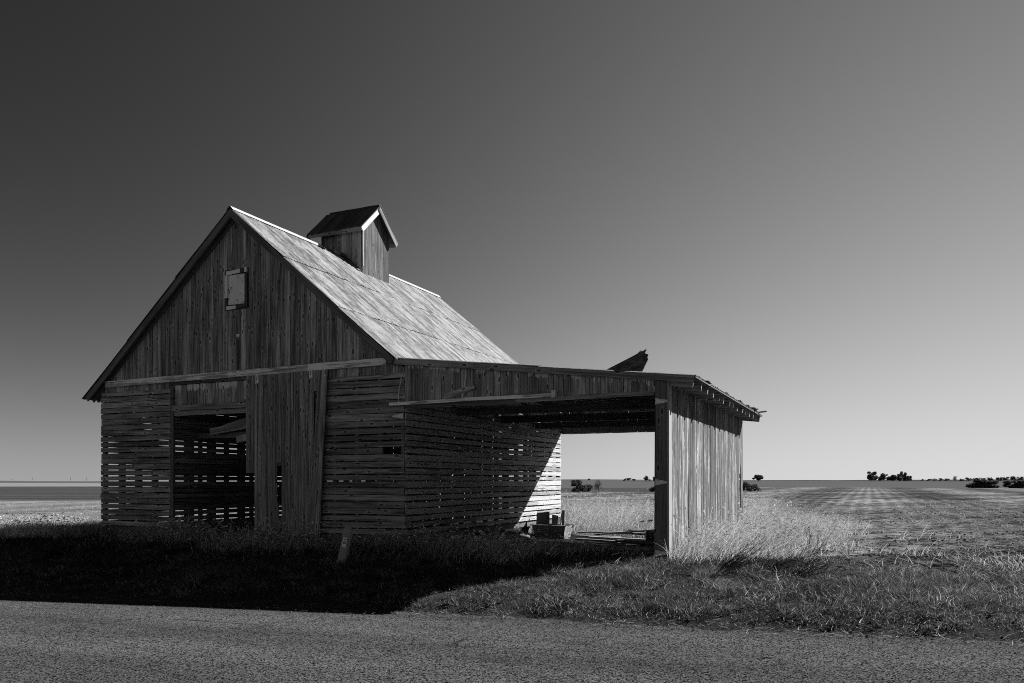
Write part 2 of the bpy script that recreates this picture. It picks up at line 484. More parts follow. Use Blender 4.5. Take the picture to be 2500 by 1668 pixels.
mi = np.where((n_ < 4.4 - 2.8 * sstep(cx[:, 0], 3.5, 7.0)) & (cx[:, 1] < 60), 0, mi)
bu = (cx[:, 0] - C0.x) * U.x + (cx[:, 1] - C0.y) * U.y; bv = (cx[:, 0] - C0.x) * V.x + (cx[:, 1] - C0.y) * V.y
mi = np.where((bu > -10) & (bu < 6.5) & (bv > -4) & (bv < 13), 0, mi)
gme.polygons.foreach_set('material_index', mi.astype(np.int32))
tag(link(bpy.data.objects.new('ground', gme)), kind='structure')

# road: chip-sealed asphalt sheet with a ragged far edge
t = NT('chip_seal_asphalt')
p = t.n('ShaderNodeNewGeometry').outputs['Position']
rot = t.n('ShaderNodeVectorRotate', rotation_type='Z_AXIS'); t.put(rot.inputs[0], p); rot.inputs['Angle'].default_value = R(20.0)
pr_ = rot.outputs[0]                      # x along the road, y across it
a = t.noise(p, 120.0, 3, 0.8)
v1 = t.n('ShaderNodeTexVoronoi'); t.put(v1.inputs['Vector'], p); v1.inputs['Scale'].default_value = 95.0
v1b = t.n('ShaderNodeSeparateColor'); t.t.links.new(v1.outputs['Color'], v1b.inputs[0])
b = t.noise(t.vmath('MULTIPLY', pr_, (0.25, 1.3, 0)), 1.0, 5, 0.65)
c = t.noise(t.vmath('MULTIPLY', pr_, (0.7, 4.5, 0)), 1.0, 5, 0.7)
chip = t.math('ADD', t.math('MULTIPLY', a, 0.5), t.math('MULTIPLY', v1b.outputs[0], 0.5))
val = t.mix(t.remap(chip, 0.32, 0.74), 0.002, 0.115)
val = t.math('MULTIPLY', val, t.remap(b, 0.3, 0.7, 0.82, 1.15))
val = t.math('MULTIPLY', val, t.remap(c, 0.34, 0.44, 0.74, 1.0))
sy_ = t.n('ShaderNodeSeparateXYZ'); t.put(sy_.inputs[0], pr_)
rut = t.math('SINE', t.math('ADD', t.math('MULTIPLY', sy_.outputs[1], 3.3), t.math('MULTIPLY', b, 1.5)))
val = t.math('MULTIPLY', val, t.remap(rut, -1, 1, 0.86, 1.08))
cv_ = t.n('ShaderNodeTexVoronoi', feature='DISTANCE_TO_EDGE'); t.put(cv_.inputs['Vector'], t.vmath('ADD', t.vmath('MULTIPLY', pr_, (0.35, 0.8, 0.0)), t.grey(t.math('MULTIPLY', c, 0.5)))); cv_.inputs['Scale'].default_value = 1.0
crk = t.math('MULTIPLY', t.remap(cv_.outputs[0], 0.004, 0.012, 1.0, 0.0), t.remap(b, 0.46, 0.58))
val = t.math('MULTIPLY', val, t.mix(crk, 1.0, 0.45))
M['road'] = t.bsdf(val, 1.0, 0.0, bump=chip, bstr=0.7, bdist=0.006)
rt = np.concatenate([-np.geomspace(20, 900, 14)[::-1], np.arange(-19, 19, 0.07), np.geomspace(20, 900, 14)])
edge = 0.10 * np.sin(rt * 1.3) + 0.06 * np.sin(rt * 3.9 + 1) + 0.05 * np.sin(rt * 9.1) + npr.uniform(-0.035, 0.035, len(rt))
rows = [edge + 0.05, edge - 0.5, np.full_like(rt, -2.5), np.full_like(rt, -6.0), np.full_like(rt, -11.2)]
rz = [0.004, 0.012, 0.03, 0.04, 0.0]
rv = []
for k, row in enumerate(rows):
    pt = np.outer(rt, np.array(ROADT)) + np.outer(row + ROADC, np.array(ROADN))
    pt[:, 2] = rz[k] + road_z(pt[:, 0])
    rv.append(pt)
rv = np.concatenate(rv)
m_ = len(rt)
qi = np.concatenate([np.arange(m_ - 1) + k * m_ for k in range(len(rows) - 1)])
rme = fast_mesh('road', rv, np.stack([qi, qi + m_, qi + m_ + 1, qi + 1], -1), [M['road']], smooth=True)
tag(link(bpy.data.objects.new('road', rme)), kind='structure')

# ------------------------------------------------------------ the barn (corn crib with lean-to shed)
BARN = empty('corn_crib_barn', tuple(W(0, 0, ZB)), -A)
tag(BARN, 'old weathered wooden corn crib barn with metal roof, cupola and open lean-to shed', 'barn')
UA, ZA, SL = -4.15, 7.32, 0.839         # ridge position and pitch
LEN = 8.1
cs, sn = 1 / math.hypot(1, SL), SL / math.hypot(1, SL)
def zroof(u):
    return ZA - SL * abs(u - UA)
SZ0, SZ1, ROWS = 0.60, 3.70, 24
PITCH = (SZ1 - SZ0) / ROWS
row_gap = [rnd.choice((0.012, 0.018, 0.022, 0.026)) for _ in range(ROWS)]

def crib_wall(p0, p1, mat, pieces, studs, face, skip=(), gapk=1.0, z1=SZ1):
    """horizontal slats nailed over studs from p0 to p1 (u, v); face = outward normal (u, v)"""
    p0 = Vector((p0[0], p0[1], 0)); p1 = Vector((p1[0], p1[1], 0)); fn = Vector((face[0], face[1], 0))
    d = (p1 - p0); L = d.length; d.normalize()
    if d.cross(Vector((0, 0, 1))).dot(fn) < 0:
        p0, p1, d = p1, p0, -d
    wall = None
    for za, zb in ((z1, z1 + 0.10), (SZ0 - 0.13, SZ0 - 0.012)):
        a = p0 + fn * -0.02; b = p1 + fn * -0.13
        bx_ = MB().box(min(a.x, b.x), max(a.x, b.x), min(a.y, b.y), max(a.y, b.y), za, zb)
        wall = bx_.build('crib_wall', M['frame'], BARN) if wall is None else (bx_.build('sill_plate', M['frame'], wall), wall)[1]
    for k in range(studs + 1):
        c = p0 + d * (0.05 + (L - 0.1) * k / studs) + fn * -0.004
        plank('stud', wall, M['frame'], c + Vector((0, 0, SZ0 - 0.01)), c + Vector((0, 0, z1 - 0.002)), d, 0.07, 0.10, 1, 0.001, 0.002)
    rows = int(round((z1 - SZ0) / PITCH))
    for r in range(rows):
        if r in skip:
            continue
        z = SZ0 + PITCH * (r + 0.5)
        cuts = sorted(round(x * studs) / studs for x in ([rnd.uniform(0.3, 0.7)] if pieces == 2 else [rnd.uniform(0.2, 0.42), rnd.uniform(0.55, 0.8)] if pieces == 3 else []))
        cuts = [0.0] + cuts + [1.0]
        for i in range(len(cuts) - 1):
            g = row_gap[r] * gapk + rnd.uniform(-0.006, 0.008)
            g = max(g, 0.005)
            e0 = rnd.uniform(-0.012, 0.012) if cuts[i] == 0 else 0.003
            e1 = rnd.uniform(-0.012, 0.012) if cuts[i + 1] == 1 else -0.003
            t1 = rnd.uniform(-0.006, 0.006)
            a = p0 + d * (L * cuts[i] + e0) + Vector((0, 0, z + rnd.uniform(-0.003, 0.003) - t1))
            b = p0 + d * (L * cuts[i + 1] + e1) + Vector((0, 0, z + rnd.uniform(-0.003, 0.003) + t1))
            plank('slat', wall, mat, a, b, (0, 0, 1), PITCH - g, 0.022, 4 if L / pieces < 3 else 6, 0.003, 0.004)
    return wall

crib_wall((-8.28, 0), (-6.06, 0), M['slat'], 1, 4, (0, -1), gapk=1.1)
crib_wall((-2.22, 0), (0, 0), M['slat'], 1, 4, (0, -1), skip=(12,), gapk=1.0)
w12 = [o for o in BARN.children if o.name.startswith('crib_wall')][-1]
plank('slat', w12, M['slat'], (-2.22, 0, SZ0 + PITCH * 12.5), (-0.5, 0, SZ0 + PITCH * 12.5), (0, 0, 1), PITCH - 0.02, 0.022)
crib_wall((0, 0.0), (0, LEN), M['slat_pale'], 3, 14, (1, 0), gapk=1.35)
crib_wall((-2.22, 0.03), (-2.22, LEN), M['slat'], 1, 12, (-1, 0))
crib_wall((-6.06, 0.03), (-6.06, LEN), M['slat'], 1, 15, (1, 0), gapk=1.35)
crib_wall((-8.28, 0.0), (-8.28, LEN), M['slat'], 1, 17, (-1, 0), gapk=1.4)
crib_wall((-2.22, LEN), (0, LEN), M['slat'], 1, 5, (0, 1), gapk=2.0)
crib_wall((-8.28, LEN), (-6.06, LEN), M['slat'], 1, 5, (0, 1), gapk=2.0)
# a split slat low on the left crib
plank('slat', [o for o in BARN.children if o.name.startswith('crib_wall')][0], M['slat'], (-8.27, -0.026, SZ0 + PITCH * 5.3), (-7.75, -0.03, SZ0 + PITCH * 4.8), (0, 0, 1), 0.07, 0.02)

# sill beams, footings and floors
for u0, u1, z0, z1 in ((-7.75, -6.0, 0.32, 0.462), (-1.72, 0.02, 0.34, 0.462)):
    plank('sill_beam', BARN, M['frame'], (u0, 0.0, (z0 + z1) / 2), (u1, 0.0, (z0 + z1) / 2), (0, 0, 1), z1 - z0, 0.10, 4, 0.006)
for u in (-8.1, -6.75, -6.15, -0.95, -0.12):
    for v in (0.12, 4.0, 7.9):
        MB().box(u - 0.11, u + 0.11, v - 0.12, v + 0.12, 0.05, 0.465).build('footing_block', M['concrete'], BARN)
mb = MB(); mb.box(-8.2, -6.1, 0.14, 7.95, 0.475, 0.52); mb.build('crib_floor', M['frame'], BARN)
mb = MB(); mb.box(-2.15, -0.08, 0.14, 7.95, 0.475, 0.52); mb.build('crib_floor', M['frame'], BARN)
mb = MB(); mb.box(-6.0, -2.3, -0.02, 8.2, 0.30, 0.46); mb.build('driveway_floor', M['earth'], BARN)
# ramp boards lying at the driveway mouth
for k in range(3):
    plank('ramp_plank', BARN, M['frame'], (-5.95 + 0.05 * k, -0.12 - 0.2 * k, 0.47 - 0.06 * k), (-3.6, -0.14 - 0.2 * k, 0.46 - 0.06 * k), (0, 1, 0), 0.18, 0.03)
# rear barn doors (closed) so that the driveway stays dark
rd = MB().box(-6.06, -2.22, 7.95, 8.02, 3.1, 3.25).build('rear_door', M['frame'], BARN)
for k in range(16):
    w = 3.84 / 16
    plank('board', rd, M['gable'], (-6.06 + w * (k + 0.5), LEN, 0.45), (-6.06 + w * (k + 0.5), LEN, 3.75), (1, 0, 0), w - 0.006, 0.022)

# gable wall of tongue-and-groove boards
gw = MB().box(-8.25, -0.03, 0.03, 0.15, 3.72, 3.84).build('gable_wall', M['frame'], BARN)
NB = 64
for k in range(NB):
    w = 8.28 / NB
    u = -8.28 + w * (k + 0.5)
    top = zroof(u) - 0.075
    bot = 3.675 if (u < -6.06 or u > -2.22) else 3.80
    if u > -0.08: top = min(top, 3.83)
    sg = -1 if u < UA else 1
    if abs(u - UA) < w * 0.5: sg = 0
    plank('board', gw, M['gable'], (u, -0.004 - rnd.uniform(0, 0.005), bot), (u, -0.004 - rnd.uniform(0, 0.003), top), (-1, 0, 0), w - 0.008, 0.02, 4, 0.0015, 0.002, cb=sg * SL * w)
# long painted sliding-door track cover
tu = [-8.02, -5.95, -4.08, -2.2, -0.36]
for i in range(4):
    plank('track_board', gw, M['trim'], (tu[i] + 0.002, -0.03, 3.855 + 0.012 * i), (tu[i + 1] - 0.002, -0.03, 3.867 + 0.012 * i), (0, 0, 1), 0.135, 0.085, 4, 0.003, 0.003)
# slit under the hatch: its darkness painted as a dark strip, pale cap above
plank('slit_shade_strip', gw, M['hatchdark'], (-4.11, -0.024, 3.99), (-4.10, -0.024, 4.66), (-1, 0, 0), 0.06, 0.012, 5, 0.006)
plank('slot_cap', gw, M['iron'], (-4.10, -0.024, 4.662), (-4.10, -0.024, 4.72), (-1, 0, 0), 0.08, 0.014, 1)
# loft hatch
hm = MB().box(-4.34, -3.90, -0.055, -0.034, 5.345, 5.965).build('loft_hatch', M['hatch'], BARN)
plank('recess_shade', hm, M['black'], (-4.135, -0.0245, 5.235), (-4.135, -0.0245, 6.095), (-1, 0, 0), 0.66, 0.008, 2, 0.003, 0.0)  # black sheet stands in for the shade in the recess around the hatch
for mt_, a_, b_, wd_, w_ in (('hatchpale', (-4.40, 6.02), (-4.02, 6.035), (0, 0, 1), 0.08), ('hatchdark', (-4.01, 6.03), (-3.90, 6.04), (0, 0, 1), 0.09), ('hatchpale', (-3.895, 6.045), (-3.84, 6.05), (0, 0, 1), 0.10),
                             ('hatchpale', (-4.40, 5.29), (-4.14, 5.285), (0, 0, 1), 0.07), ('hatchdark', (-4.13, 5.285), (-3.83, 5.30), (0, 0, 1), 0.075),
                             ('hatchpale', (-4.405, 5.50), (-4.405, 5.97), (-1, 0, 0), 0.075), ('hatchdark', (-4.40, 5.33), (-4.40, 5.495), (-1, 0, 0), 0.07), ('hatchdark', (-3.855, 5.34), (-3.855, 5.975), (-1, 0, 0), 0.05)):
    plank('frame_board', hm, M[mt_], (a_[0], -0.034, a_[1]), (b_[0], -0.034, b_[1]), wd_, w_, 0.026, 3, 0.004)
# rear gable
gr = MB().box(-8.25, -0.03, 7.93, 8.05, 3.72, 3.84).build('rear_gable_wall', M['frame'], BARN)
for k in range(28):
    w = 8.28 / 28
    u = -8.28 + w * (k + 0.5)
    plank('board', gr, M['gable'], (u, LEN + 0.002, 3.71), (u, LEN + 0.002, zroof(u) - 0.09), (1, 0, 0), w - 0.004, 0.02, 2, 0.001, 0.001, cb=(1 if u < UA else -1) * SL * w * 0.95)

# driveway opening: side jambs, header planks, panel behind the track
dh = MB().box(-6.04, -3.4, 0.02, 0.05, 3.28, 3.80).build('door_header', M['gable'], BARN)
for k in range(14):
    w = 2.5 / 14
    plank('board', dh, M['header'], (-5.93 + w * (k + 0.5), 0.016, 3.74), (-5.93 + w * (k + 0.5), 0.016, 3.30), (1, 0, 0), w - 0.006, 0.02, 2)
plank('header_plank', dh, M['frame'], (-6.03, -0.01, 3.765), (-3.5, -0.01, 3.765), (0, 0, 1), 0.05, 0.05)
plank('header_plank', dh, M['fascia'], (-6.0, -0.005, 3.235), (-3.5, -0.005, 3.225), (0, 0, 1), 0.115, 0.04)
plank('header_plank', dh, M['fascia'], (-5.98, 0.03, 3.115), (-3.5, 0.03, 3.115), (0, 0, 1), 0.10, 0.04)
for u in (-6.02, -2.26):
    plank('jamb_post', BARN, M['frame'], (u, 0.005, 0.47), (u, 0.005, 3.72), (-1, 0, 0), 0.09, 0.03)

# sliding door, its left boards broken off short
sd_ = MB().box(-3.78, -2.10, -0.085, -0.06, 3.45, 3.60).build('sliding_door', M['frame'], BARN)
MB().box(-3.55, -2.10, -0.085, -0.06, 1.95, 2.08).build('door_rail', M['frame'], sd_)
MB().box(-3.5, -2.15, -0.085, -0.06, 0.75, 0.88).build('door_rail', M['frame'], sd_)
nd = 15
wd = (3.81 - 2.06) / nd
for k in range(nd):
    u = -3.81 + wd * (k + 0.5)
    bot = 0.26 + rnd.uniform(-0.05, 0.06)
    if k < 2: bot = 1.80 + rnd.uniform(-0.008, 0.008)
    elif k == 2: bot = 0.62
    if k == 7:
        plank('board', sd_, M['door'], (u, -0.087, 2.02), (u, -0.087, 3.835), (-1, 0, 0), wd - 0.004, 0.02, 4, 0.001)
        plank('board', sd_, M['door'], (u - 0.03, -0.087, 0.5), (u - 0.04, -0.087, 1.2), (-1, 0, 0), wd * 0.5, 0.02, 3, 0.004)
        continue
    plank('board', sd_, M['door'], (u + (0.01 if k > 7 else 0), -0.087 - rnd.uniform(0, 0.006), bot), (u, -0.087, 3.835), (-1, 0, 0), wd - 0.008, 0.02, 4, 0.0015, 0.003)
    plank('bead', sd_, M['door'], (u + wd * 0.2, -0.1, bot + 0.005), (u + wd * 0.2, -0.1, 3.83), (-1, 0, 0), 0.012, 0.016, 2, 0.001, 0.001)
plank('board', sd_, M['door'], (-1.99, -0.088, 3.42), (-1.99, -0.088, 3.83), (-1, 0, 0), 0.12, 0.02)
plank('board', sd_, M['door'], (-2.10, -0.094, 0.30), (-1.87, -0.094, 3.83), (-1, 0, 0), 0.16, 0.022, 5, 0.002, 0.006)
plank('board', sd_, M['door'], (-1.985, -0.104, 0.30), (-1.765, -0.104, 3.83), (-1, 0, 0), 0.10, 0.04, 5, 0.002, 0.006)
for u, z in ((-3.50, 3.80), (-2.12, 3.83)):
    hb = plank('hanger', sd_, M['iron'], (u, -0.112, z - 0.155), (u, -0.112, z + 0.03), (-1, 0, 0), 0.085, 0.012, 1)
plank('hanger', sd_, M['iron'], (-2.04, -0.06, 1.78), (-2.04, -0.06, 1.97), (-1, 0, 0), 0.09, 0.015, 1)
for u, z in ((-3.50, 3.72), (-3.50, 3.76), (-2.12, 3.75), (-2.12, 3.79)):
    MB().tube([(u, -0.126, z), (u, -0.132, z)], 0.012, 6).build('bolt', M['darkiron'], sd_)

# ------------------------------------------------------------ main roof
def corr_sheet_mesh(L, w, waves, amp, mat, curl=0.0, ragged=0.0):
    n = waves * 2
    vs = []
    xsr = [0, L * 0.5, L]
    for i, x in enumerate(xsr):
        for k in range(n + 1):
            y = -w / 2 + w * k / n
            z = amp * (1 if k % 2 else -1)
            xx = x + (rnd.uniform(-ragged, ragged) if i == 2 else 0)
            zz = z + (curl * max(0, abs(2 * k / n - 1) - 0.6) if i == 2 else 0)
            vs.append((xx, y, zz))
    fs = []
    for i in range(2):
        for k in range(n):
            a = i * (n + 1) + k
            fs.append((a, a + n + 1, a + n + 2, a + 1))
    me = bpy.data.meshes.new('roof_sheet')
    me.from_pydata(vs, [], fs)
    me.materials.append(mat)
    me.polygons.foreach_set('use_smooth', [True] * len(me.polygons))
    return me
slope_len = 4.04 / cs
CL = slope_len / 3
sheet_var = [corr_sheet_mesh(CL + 0.10, 0.70, 8, 0.008, M['roof'], rnd.uniform(0.0, 0.05), 0.004) for _ in range(4)]
RV0, RV1 = -0.2, 8.4
for side in (1, -1):
    Lr = slope_len if side > 0 else 4.45 / cs
    X = Vector((side * cs, 0, -sn)); Y = Vector((0, side, 0)); Z = X.cross(Y)
    ax = Vector((UA, 0, ZA)) - Z * 0.045
    e = ax + X * Lr
    # deck boards under the sheets
    dk = []
    for v in (RV0 + 0.03, RV1 - 0.02):
        for p in (ax, e):
            for h in (-0.022, 0.0):
                q_ = p + Z * h
                dk.append((q_.x, v, q_.z))
    deck = mesh_obj('roof_slope', dk, [(0, 2, 6, 4), (1, 5, 7, 3), (0, 1, 3, 2), (4, 6, 7, 5), (2, 3, 7, 6), (0, 4, 5, 1)], M['frame'], BARN)
    ncol = 13
    cw = (RV1 - RV0) / ncol
    for r in range(3):
        for c in range(ncol):
            me = sheet_var[rnd.randrange(4)]
            o = bpy.data.objects.new('roof_sheet', me)
            link(o, deck)
            x0 = CL * r * (Lr / slope_len) + rnd.uniform(-0.02, 0.02)
            pos = Vector((UA, 0, ZA)) + X * x0 + Z * (0.004 + 0.006 * rnd.random())
            pos.y = RV0 + cw * (c + 0.5)
            tilt = Matrix.Rotation(-0.0065 + rnd.uniform(-0.003, 0.003), 4, 'Y') @ Matrix.Rotation(rnd.uniform(-0.004, 0.004), 4, 'Z')
            m4 = Matrix((X, Y, Z)).transposed().to_4x4(); m4.translation = pos
            o.matrix_basis = m4 @ tilt @ Matrix.Scale((Lr / slope_len), 4, (1, 0, 0)) if side < 0 else m4 @ tilt
    # rakes: outer board at the overhang, inner frieze against the wall
    for v, th, wd_, off in ((RV0 + 0.03, 0.03, 0.13, 0.01), (-0.026, 0.03, 0.11, 0.045)):
        a = Vector((UA, v, ZA)) - Z * (off + wd_ / 2); b = Vector((UA, v, ZA)) + X * Lr - Z * (off + wd_ / 2)
        if side > 0:
            plank('rake_board', deck, M['rake'], a, b, Vector((sn, 0, cs)), wd_, th, 5, 0.002, 0.003)
        else:
            plank('rake_board', deck, M['rake'], b, a, Vector((-sn, 0, cs)), wd_, th, 5, 0.002, 0.003)
        a2 = Vector((UA, 8.12, ZA)) - Z * 0.1; b2 = Vector((UA, 8.12, ZA)) + X * (Lr - 0.05) - Z * 0.1
    if side < 0:
        for k in range(14):
            v = 0.02 + k * 0.61
            b = Vector((UA, v, ZA)) + X * (Lr - 0.04) - Z * 0.13; a = Vector((UA, v, ZA)) + X * (Lr - 0.75) - Z * 0.13
            plank('rafter_tail', deck, M['rake'], a, b, (0, 0, 1), 0.12, 0.05, 1)
# ridge cap of bright galvanised metal, one piece missing by the cupola
def ridge_piece(v0, v1, mat, tilt=0.0):
    w = 0.12
    vs = []
    for v in (v0, v1):
        vs += [(UA - w * cs, v, ZA - w * sn + 0.034), (UA - 0.03, v, ZA + 0.028 + tilt), (UA, v, ZA + 0.046 + tilt), (UA + 0.03, v, ZA + 0.028 + tilt), (UA + w * cs, v, ZA - w * sn + 0.034)]
    o = mesh_obj('ridge_cap', vs, [(k, k + 5, k + 6, k + 1) for k in range(4)], mat, BARN)
    return o
for v0, v1 in ((-0.22, 1.42), (1.40, 2.75), (4.80, 6.6), (6.58, 8.42)):
    ridge_piece(v0, v1, M['galv'], rnd.uniform(0, 0.006))
ridge_piece(2.80, 3.22, M['rust'])
ridge_piece(3.2, 3.4, M['galv'], 0.004)

# ------------------------------------------------------------ cupola
cu0, cu1, cv0, cv1 = -4.74, -3.56, 3.60, 4.78
cvm = (cv0 + cv1) / 2
CS = 0.93
def zc(v):
    return 8.60 - CS * abs(v - cvm)
cup = MB().box(cu0 + 0.03, cu1 - 0.03, cv0 + 0.03, cv1 - 0.03, 6.6, 7.9).build('cupola', M['frame'], BARN)
tag(cup, 'small gabled ventilator box on the ridge')
nb = 9
w = (cv1 - cv0) / nb
for k in range(nb):
    v = cv0 + w * (k + 0.5)
    for u, s in ((cu1, 1), (cu0, -1)):
        top = zc(v) - 0.03
        zb = zroof(cu1) - 0.06
        sg = (1 if v < cvm else -1) * (1 if abs(v - cvm) > w * 0.4 else 0)
        if s > 0:
            plank('board', cup, M['cup_lit'], (u, v, top), (u, v, zb), (0, 1, 0), w - 0.005, 0.02, 3, 0.002, 0.002, ca=-sg * CS * w)
        elif k % 2 == 0:
            plank('board', cup, M['cup_lit'], (u, v, top), (u, v, zb), (0, -1, 0), 2 * w - 0.005, 0.02, 2)
nb = 8
w = (cu1 - cu0) / nb
for k in range(nb):
    u = cu0 + w * (k + 0.5)
    zb = min(zroof(u - w / 2), zroof(u + w / 2)) - 0.05
    plank('board', cup, M['header'], (u, cv0, zc(cv0) - 0.03), (u, cv0, zb + (0.04 if k == 7 else 0)), (1, 0, 0), w - 0.006, 0.02, 3, 0.002)
    plank('board', cup, M['gable'], (u, cv1, zc(cv1) - 0.03), (u, cv1, zb), (-1, 0, 0), w - 0.006, 0.02, 2)
# corner strip and flashing board
plank('corner_strip', cup, M['cornerpaint'], (cu1 + 0.022, cv0 + 0.02, 8.02), (cu1 + 0.022, cv0 + 0.02, 7.0), (0, 1, 0), 0.05, 0.016)
plank('flashing', cup, M['rust'], (UA + 0.03, cv0 - 0.10, ZA + 0.03), (cu1 + 0.0, cv0 - 0.06, zroof(cu1) + 0.035), (0, 1, 0.25), 0.14, 0.02, 3, 0.02)
# cupola roof: strips running down each slope, fascia, rakes
ru0, ru1 = -5.08, -3.40
cc = 1 / math.hypot(1, CS); ss = CS / math.hypot(1, CS)
RH = 0.80
for side in (-1, 1):
    X = Vector((0, side * cc, -ss)); Y = Vector((-side, 0, 0)); Z = X.cross(Y)
    nst = 10
    w = (ru1 - ru0) / nst
    for k in range(nst):
        u = ru0 + w * (k + 0.5)
        a = Vector((u, cvm, 8.645)) + Z * rnd.uniform(0, 0.008); b = a + X * (RH / cc + rnd.uniform(-0.01, 0.012))
        plank('roof_strip', cup, M['shingle'], a, b, Y, w + 0.01, 0.022, 2, 0.003, 0.003)
    e = Vector((0, cvm + side * (RH - 0.03), 8.645 - CS * (RH - 0.03) - 0.06))
    plank('fascia_board', cup, M['fascia'], (ru0 + 0.02, e.y, e.z), (ru1 - 0.02, e.y, e.z), (0, 0, side * -1.0), 0.10, 0.022)
    for u, s in ((ru1, 1), (ru0 - 0.02, -1)):
        a = Vector((u - 0.022 * (s > 0), cvm, 8.63)) - Z * 0.055; b = a + X * (RH / cc)
        plank('rake_board', cup, M['whitepaint'] if (side < 0 and s > 0) else M['rake'], a if side < 0 else b, b if side < 0 else a, -Z if side > 0 else Z, 0.12, 0.024, 2)
plank('ridge_strip', cup, M['rust'], (ru0 + 0.1, cvm, 8.672), (ru1 - 0.02, cvm, 8.672), (0, 1, 0), 0.09, 0.015, 5, 0.012, 0.006)

# ------------------------------------------------------------ lean-to shed
SU = 5.0
def zs(u):
    return 3.90 - 0.1155 * u            # underside of the shed roof deck
# header boards over the open front
sh = MB().box(0.02, 4.8, 0.02, 0.14, 3.16, 3.30).build('shed_header', M['frame'], BARN)
nb = 36
w = 4.78 / nb
for k in range(nb):
    u = 0.005 + w * (k + 0.5)
    bot = 3.09 - 0.01 * math.sin(k * 0.4) - 0.004 * rnd.random()
    plank('board', sh, M['header'], (u, -0.004, zs(u) - 0.005), (u, -0.004 - rnd.uniform(0, 0.004), bot), (1, 0, 0), w - 0.007, 0.02, 2, 0.0015, 0.002)
plank('bottom_rail', sh, M['frame'], (0.01, 0.0, 3.035), (2.4, 0.0, 3.03), (0, 0, 1), 0.09, 0.03)
plank('bottom_rail', sh, M['fascia'], (2.3, -0.006, 3.05), (4.76, -0.006, 3.07), (0, 0, 1), 0.07, 0.03)
# bent door rail, bracket rods and torn flap
plank('door_rail', sh, M['trim'], (-0.31, -0.03, 3.09), (1.3, -0.05, 3.105), (0, 0, 1), 0.055, 0.05, 4, 0.003)
plank('door_rail', sh, M['trim'], (1.3, -0.05, 3.105), (3.04, -0.05, 3.12), (0, 0, 1), 0.06, 0.05, 4, 0.003, 0.008)
plank('rail_bracket', sh, M['iron'], (3.0, -0.03, 3.13), (3.07, -0.03, 3.13), (0, 0, 1), 0.13, 0.085, 1)
MB().tube([(1.32, -0.03, 3.70), (1.31, -0.035, 3.5), (1.27, -0.04, 3.25), (1.25, -0.06, 3.13)], 0.014).build('rod', M['iron'], sh)
plank('torn_flap', sh, M['gable'], (0.85, -0.03, 3.18), (1.5, -0.05, 3.33), (0, 0, 1), 0.10, 0.015)
MB().tube([(-0.06, -0.03, 3.62), (-0.07, -0.04, 3.5), (-0.11, -0.035, 3.36), (-0.13, -0.03, 3.2), (-0.12, -0.03, 3.12)], 0.012).build('rod', M['iron'], sh)
# shed wall with flaking paint
sw = MB().box(SU - 0.14, SU - 0.03, 0.1, LEN, 3.0, 3.12).build('shed_wall', M['frame'], BARN)
MB().box(SU - 0.14, SU - 0.03, 0.1, LEN, 0.36, 0.48).build('girt', M['frame'], sw)
MB().box(SU - 0.14, SU - 0.03, 0.1, LEN, 1.7, 1.82).build('girt', M['frame'], sw)
for k in range(3):
    MB().box(SU - 0.16, SU - 0.032, 2.0 + 2.7 * k, 2.14 + 2.7 * k, 0.0, 3.0).build('wall_post', M['frame'], sw)
edges = [0.17]
while edges[-1] < LEN - 0.05:
    edges.append(min(LEN, edges[-1] + rnd.choice((0.12, 0.15, 0.19, 0.22, 0.27))))
for k in range(len(edges) - 1):
    w = edges[k + 1] - edges[k]
    v = (edges[k] + edges[k + 1]) / 2
    top = zs(SU) - 0.02
    bot = 0.34 - 0.03 * v + rnd.uniform(-0.05, 0.05)
    if 7.5 < v < 7.9:
        plank('board', sw, M['wallpaint'], (SU - 0.02, v, top), (SU - 0.02, v, 1.95 + rnd.uniform(0, 0.12)), (0, 1, 0), w - 0.004, 0.02, 3)
        plank('board', sw, M['wallpaint'], (SU - 0.02, v, 0.85), (SU - 0.02, v, 0.2), (0, 1, 0), w - 0.004, 0.02, 3)
        continue
    plank('board', sw, M['wallpaint'], (SU - 0.02 + rnd.uniform(-0.003, 0.005), v, top), (SU - 0.02 + rnd.uniform(-0.003, 0.009), v, bot), (0, 1, 0), w - rnd.uniform(0.003, 0.014), 0.02, 5, 0.003, 0.006)
# corner: post behind, front board and side board
plank('corner_post', BARN, M['frame'], (4.885, 0.02, 0.2), (4.885, 0.02, zs(4.88) - 0.02), (1, 0, 0), 0.14, 0.12)
plank('corner_board', BARN, M['frame'], (4.88, -0.0, zs(4.88) - 0.01), (4.88, -0.004, 0.42), (1, 0, 0), 0.215, 0.03, 4, 0.002, 0.004)
plank('corner_board', BARN, M['cornerpaint'], (SU - 0.013, 0.05, zs(SU) - 0.01), (SU - 0.013, 0.05, 0.40), (0, 1, 0), 0.20, 0.03, 5, 0.002, 0.003)
# rafters with exposed tails
dk = []
for v in (-0.14, 8.25):
    for u, z in ((-0.12, zs(-0.12)), (5.46, zs(5.46))):
        for h in (0.0, 0.02):
            dk.append((u, v, z + h))
sr = mesh_obj('shed_roof', dk, [(0, 4, 6, 2), (1, 3, 7, 5), (0, 1, 5, 4), (2, 6, 7, 3), (0, 2, 3, 1), (4, 5, 7, 6)], M['frame'], BARN)
for k in range(15):
    v = 0.03 + k * 0.578
    plank('rafter', sr, M['fascia'], (0.06, v, zs(0.06) - 0.068), (5.40 + rnd.uniform(-0.015, 0.015), v, zs(5.40) - 0.074), (0, 0, 1), 0.135, 0.045, 3, 0.002, 0.004)
for v, zb in ((2.0, 3.0), (4.1, 2.98), (6.2, 2.97)):
    plank('tie_beam', sr, M['frame'], (0.06, v, zb + 0.09), (4.86, v, zb + 0.07), (0, 0, 1), 0.16, 0.06)
